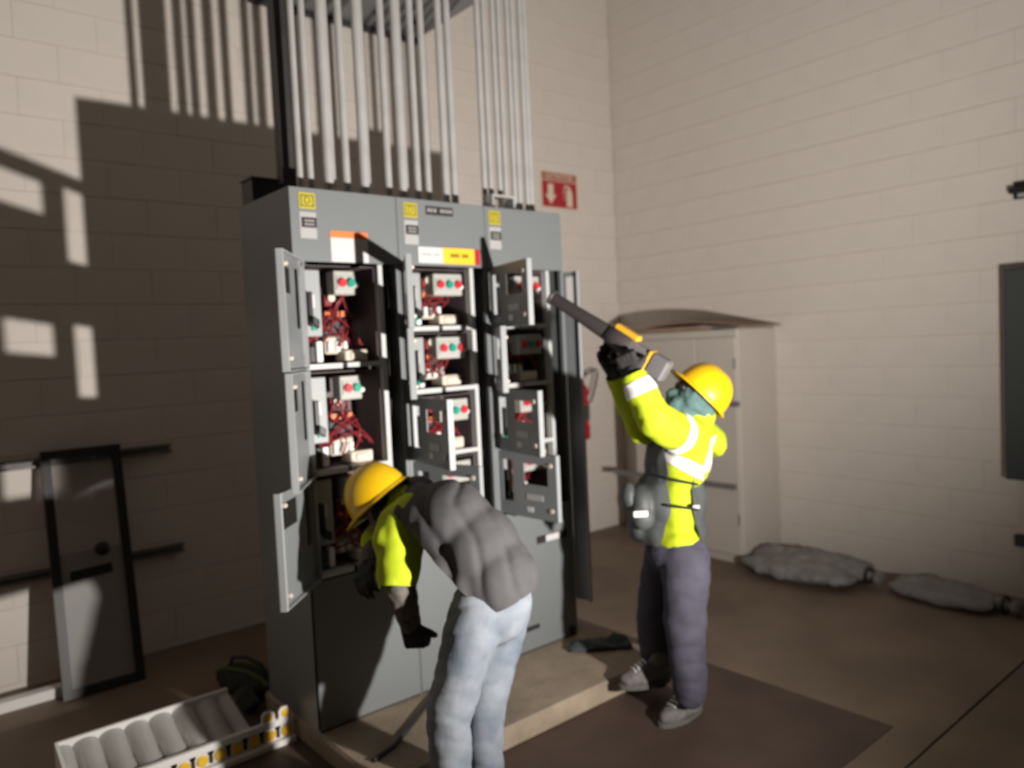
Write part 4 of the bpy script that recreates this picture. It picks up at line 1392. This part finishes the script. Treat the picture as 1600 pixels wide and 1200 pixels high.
g.make('handle_body', M['toolgrey'], bl, bevel=0.012)
g = G()
g.obox(tp_(0.855, -0.050, -0.031), ax_ * (Lb * 0.025), sv_ * 0.062, su * 0.090)
g.make('battery_collar', M['tool'], bl, bevel=0.004)
g = G()
g.obox(tp_(0.882, -0.056, -0.034), ax_ * (Lb * 0.135), sv_ * 0.068, su * 0.098)
g.make('battery', M['toolgrey'], bl, bevel=0.010)
g = G()
g.tube([tp_(0.62, -0.035), tp_(0.60, -0.075), tp_(0.63, -0.10), tp_(0.68, -0.085)], 0.011, 8)
g.tube([tp_(0.55, -0.04), tp_(0.52, -0.075), tp_(0.56, -0.10)], 0.010, 8)
g.make('trigger_guard', M['nozzle'], bl, smooth=True)
g = G()
g.cyl(tp_(0.74, -0.02), tp_(0.72, -0.11), 0.019)
g.make('pistol_grip', M['nozzle'], bl, smooth=True)

# ---- stooping worker at the left cabinet
def at2(px, py, d):
    return at(px, py, d - 0.17)
p2 = thing('person', 'person in grey vest and pale jeans, bending with yellow hard hat into the left cabinet', 'person', (1.58, 2.20, 0.0))
hpN, hpF = at2(748, 952, 2.84), at2(786, 946, 3.00)
knN, knF = at2(702, 1112, 2.75), at2(756, 1105, 2.90)
akN, akF = at2(708, 1305, 2.78), at2(760, 1285, 2.92)
sN2, sF2 = at2(626, 822, 3.02), at2(642, 784, 3.28)
eN2, rN2 = at2(622, 905, 2.95), at2(640, 972, 3.00)
eF2, rF2 = at2(590, 850, 3.26), at2(578, 878, 3.14)
spine = [at2(785, 922, 2.93), at2(752, 875, 2.96), at2(712, 828, 3.02), at2(668, 800, 3.09), at2(634, 792, 3.13)]
q2 = at2(594, 781, 3.16)
up2 = (-U * 0.62 + Z * 0.76 + V * 0.14).normalized()
fw2 = (-U * 0.78 - Z * 0.62 + V * 0.15).normalized()
c2 = q2 - up2 * 0.045
hp2, hax2 = head_prims(c2, fw2, up2)
def sax(i):
    d = (spine[min(i + 1, 4)] - spine[max(i - 1, 0)]).normalized()
    s = (V - d * V.dot(d)).normalized()
    return (d, s, d.cross(s))
d2N = (rN2 - eN2).normalized()
d2F = (rF2 - eF2).normalized()
bod2 = hp2 + [('cap', spine[4], 0.06, c2 - up2 * 0.02, 0.052)]
for i, (l, w_, t_) in enumerate(((0.08, 0.12, 0.075), (0.11, 0.125, 0.085), (0.13, 0.15, 0.095), (0.11, 0.155, 0.09))):
    bod2.append(('ell', spine[i], (l, w_, t_), sax(i)))
bod2 += [('cap', sN2, 0.052, sF2, 0.052), ('cap', sN2, 0.05, eN2, 0.042), ('cap', eN2, 0.040, rN2, 0.028), ('cap', sF2, 0.05, eF2, 0.042), ('cap', eF2, 0.040, rF2, 0.028),
         ('cap', hpN, 0.085, knN, 0.056), ('cap', knN, 0.054, akN, 0.036), ('cap', hpF, 0.085, knF, 0.056), ('cap', knF, 0.054, akF, 0.036)]
solid('body', bod2, 0.012, M['skin'], p2, 4)
jn = [('ell', at2(772, 948, 2.92), (0.125, 0.165, 0.13), UV), ('ell', at2(792, 936, 2.93), (0.085, 0.15, 0.10), UV), ('cap', hpN, 0.105, knN, 0.079), ('cap', knN, 0.077, akN, 0.060), ('cap', hpF, 0.108, knF, 0.074), ('cap', knF, 0.072, akF, 0.062)]
solid('jeans', jn, 0.011, M['jean'], p2, 3, (0.009, 7.0, 8, Vector((0.5, 0.3, 1)), 42.0, 0.0035), [(akN - Z * 0.05, Z)])
for hh, kk in ((akN, -0.02), (akF, 0.03)):
    hl = Vector((hh.x, hh.y, 0.004)) - (-U * 0.75 + V * 0.65).normalized() * 0.08
    shoe(p2, hl, hl + (-U * (0.75 + kk) + V * 0.65).normalized() * 0.27)
# lime shirt under the vest
shp = []
for i, (l, w_, t_) in enumerate(((0.10, 0.145, 0.09), (0.12, 0.145, 0.10), (0.14, 0.165, 0.105), (0.12, 0.17, 0.09))):
    shp.append(('ell', spine[i], (l, w_, t_), sax(i)))
shp += [('cap', sN2, 0.085, sF2, 0.080), ('cap', sN2, 0.090, eN2, 0.076), ('cap', sF2, 0.085, eF2, 0.074), ('ell', at2(604, 842, 2.99), (0.05, 0.06, 0.07), UV), ('cap', spine[4], 0.088, spine[4] + (spine[4] - spine[3]).normalized() * 0.03, 0.084)]
sm_ = prims_mesh(shp, 0.011, 3, 'shirt')
crumple(sm_, 0.008, 9.0, 9, Vector((1, 0.2, 0.1)), 36.0, 0.004)
ua2 = (eN2 - sN2).normalized()
uf2 = (eF2 - sF2).normalized()
cut_keep(sm_, [(eN2 + ua2 * 0.03, ua2)], lambda c: not ((c - eN2).dot(ua2) > 0.03 and (c - eN2).length < 0.14) and not ((c - eF2).dot(uf2) > 0.04 and (c - eF2).length < 0.13))
link_mesh('shirt', sm_, M['lime'], p2, True)
# knitted sleeve and gloves
solid('sleeve', [('cap', eN2 - ua2 * 0.03, 0.058, eN2 + d2N * 0.02, 0.056), ('cap', eN2 + d2N * 0.02, 0.056, rN2, 0.043)], 0.009, M['knit'], p2, 3, (0.008, 20, 3))
solid('sleeve', [('cap', eF2 - uf2 * 0.03, 0.056, eF2 + d2F * 0.02, 0.054), ('cap', eF2 + d2F * 0.02, 0.054, rF2, 0.042)], 0.009, M['knit'], p2, 3, (0.008, 20, 4))
n2 = (V * 0.8 + U * 0.2).normalized()
glove('glove', hand_prims(rN2 + d2N * 0.01, d2N, n2, U, (0.9, 0.9, 0.7), 0.02, 1.0, 1.15, 0.7), rN2 + d2N * 0.01, d2N, M['glove'], p2)
glove('glove', hand_prims(rF2 + d2F * 0.01, d2F, n2, U, (0.5, 0.6, 0.5), 0.02, 1.0, 1.15, 0.7), rF2 + d2F * 0.01, d2F, M['glove'], p2)
# grey vest hanging loose from the bent back
vs2 = []
for (x_, y_, d_, r_, w_) in ((664, 803, 3.09, 0.112, 0.205), (703, 823, 3.03, 0.172, 0.205), (742, 862, 2.98, 0.168, 0.205), (773, 905, 2.94, 0.160, 0.195)):
    vs2.append(('ell', at2(x_, y_, d_), (r_, w_, r_), UV))
vs2 += [('cap', sN2 + U * 0.03 + Z * 0.02, 0.090, sF2 + U * 0.03 + Z * 0.02, 0.085), ('cap', at2(712, 880, 2.90), 0.075, at2(735, 935, 2.88), 0.08), ('cap', at2(690, 860, 2.90), 0.07, at2(716, 935, 2.86), 0.06), ('ell', at2(724, 918, 2.92), (0.11, 0.16, 0.14), UV), ('ell', at2(712, 930, 2.88), (0.085, 0.10, 0.09), UV), ('ell', at2(694, 890, 2.90), (0.075, 0.10, 0.10), UV)]
vm2 = prims_mesh(vs2, 0.011, 4, 'vest')
crumple(vm2, 0.006, 6.0, 10, (U * 0.95 + Z * 0.30).normalized(), 28.0, 0.0075)
hn = (at2(800, 850, 2.95) - at2(835, 928, 2.95)).normalized()
hp_ = at2(768, 940, 2.93)
arm_c = at2(606, 830, 3.0)
an = (at2(640, 800, 3.0) - at2(602, 842, 3.0)).normalized()
clip(vm2, [(hp_, hn)])
def vkeep(c):
    ok = (c - at2(634, 800, 3.05)).dot(an) > -0.012
    e = c - (sN2 + ua2 * 0.08)
    return ok and (c - at2(590, 770, 3.15)).length > 0.075
cut_keep(vm2, [(at2(634, 800, 3.05) - an * 0.012, an)], vkeep)
vt = link_mesh('vest', thicken(vm2, 0.006), M['vest'], p2, True)
# hair, hard hat
solid('hair', [('ell', c2 + up2 * 0.01 - fw2 * 0.018, (0.092, 0.084, 0.085), hax2)], 0.009, M['hair'], p2, 2)
helmet(p2, q2, fw2, up2, 1.03)
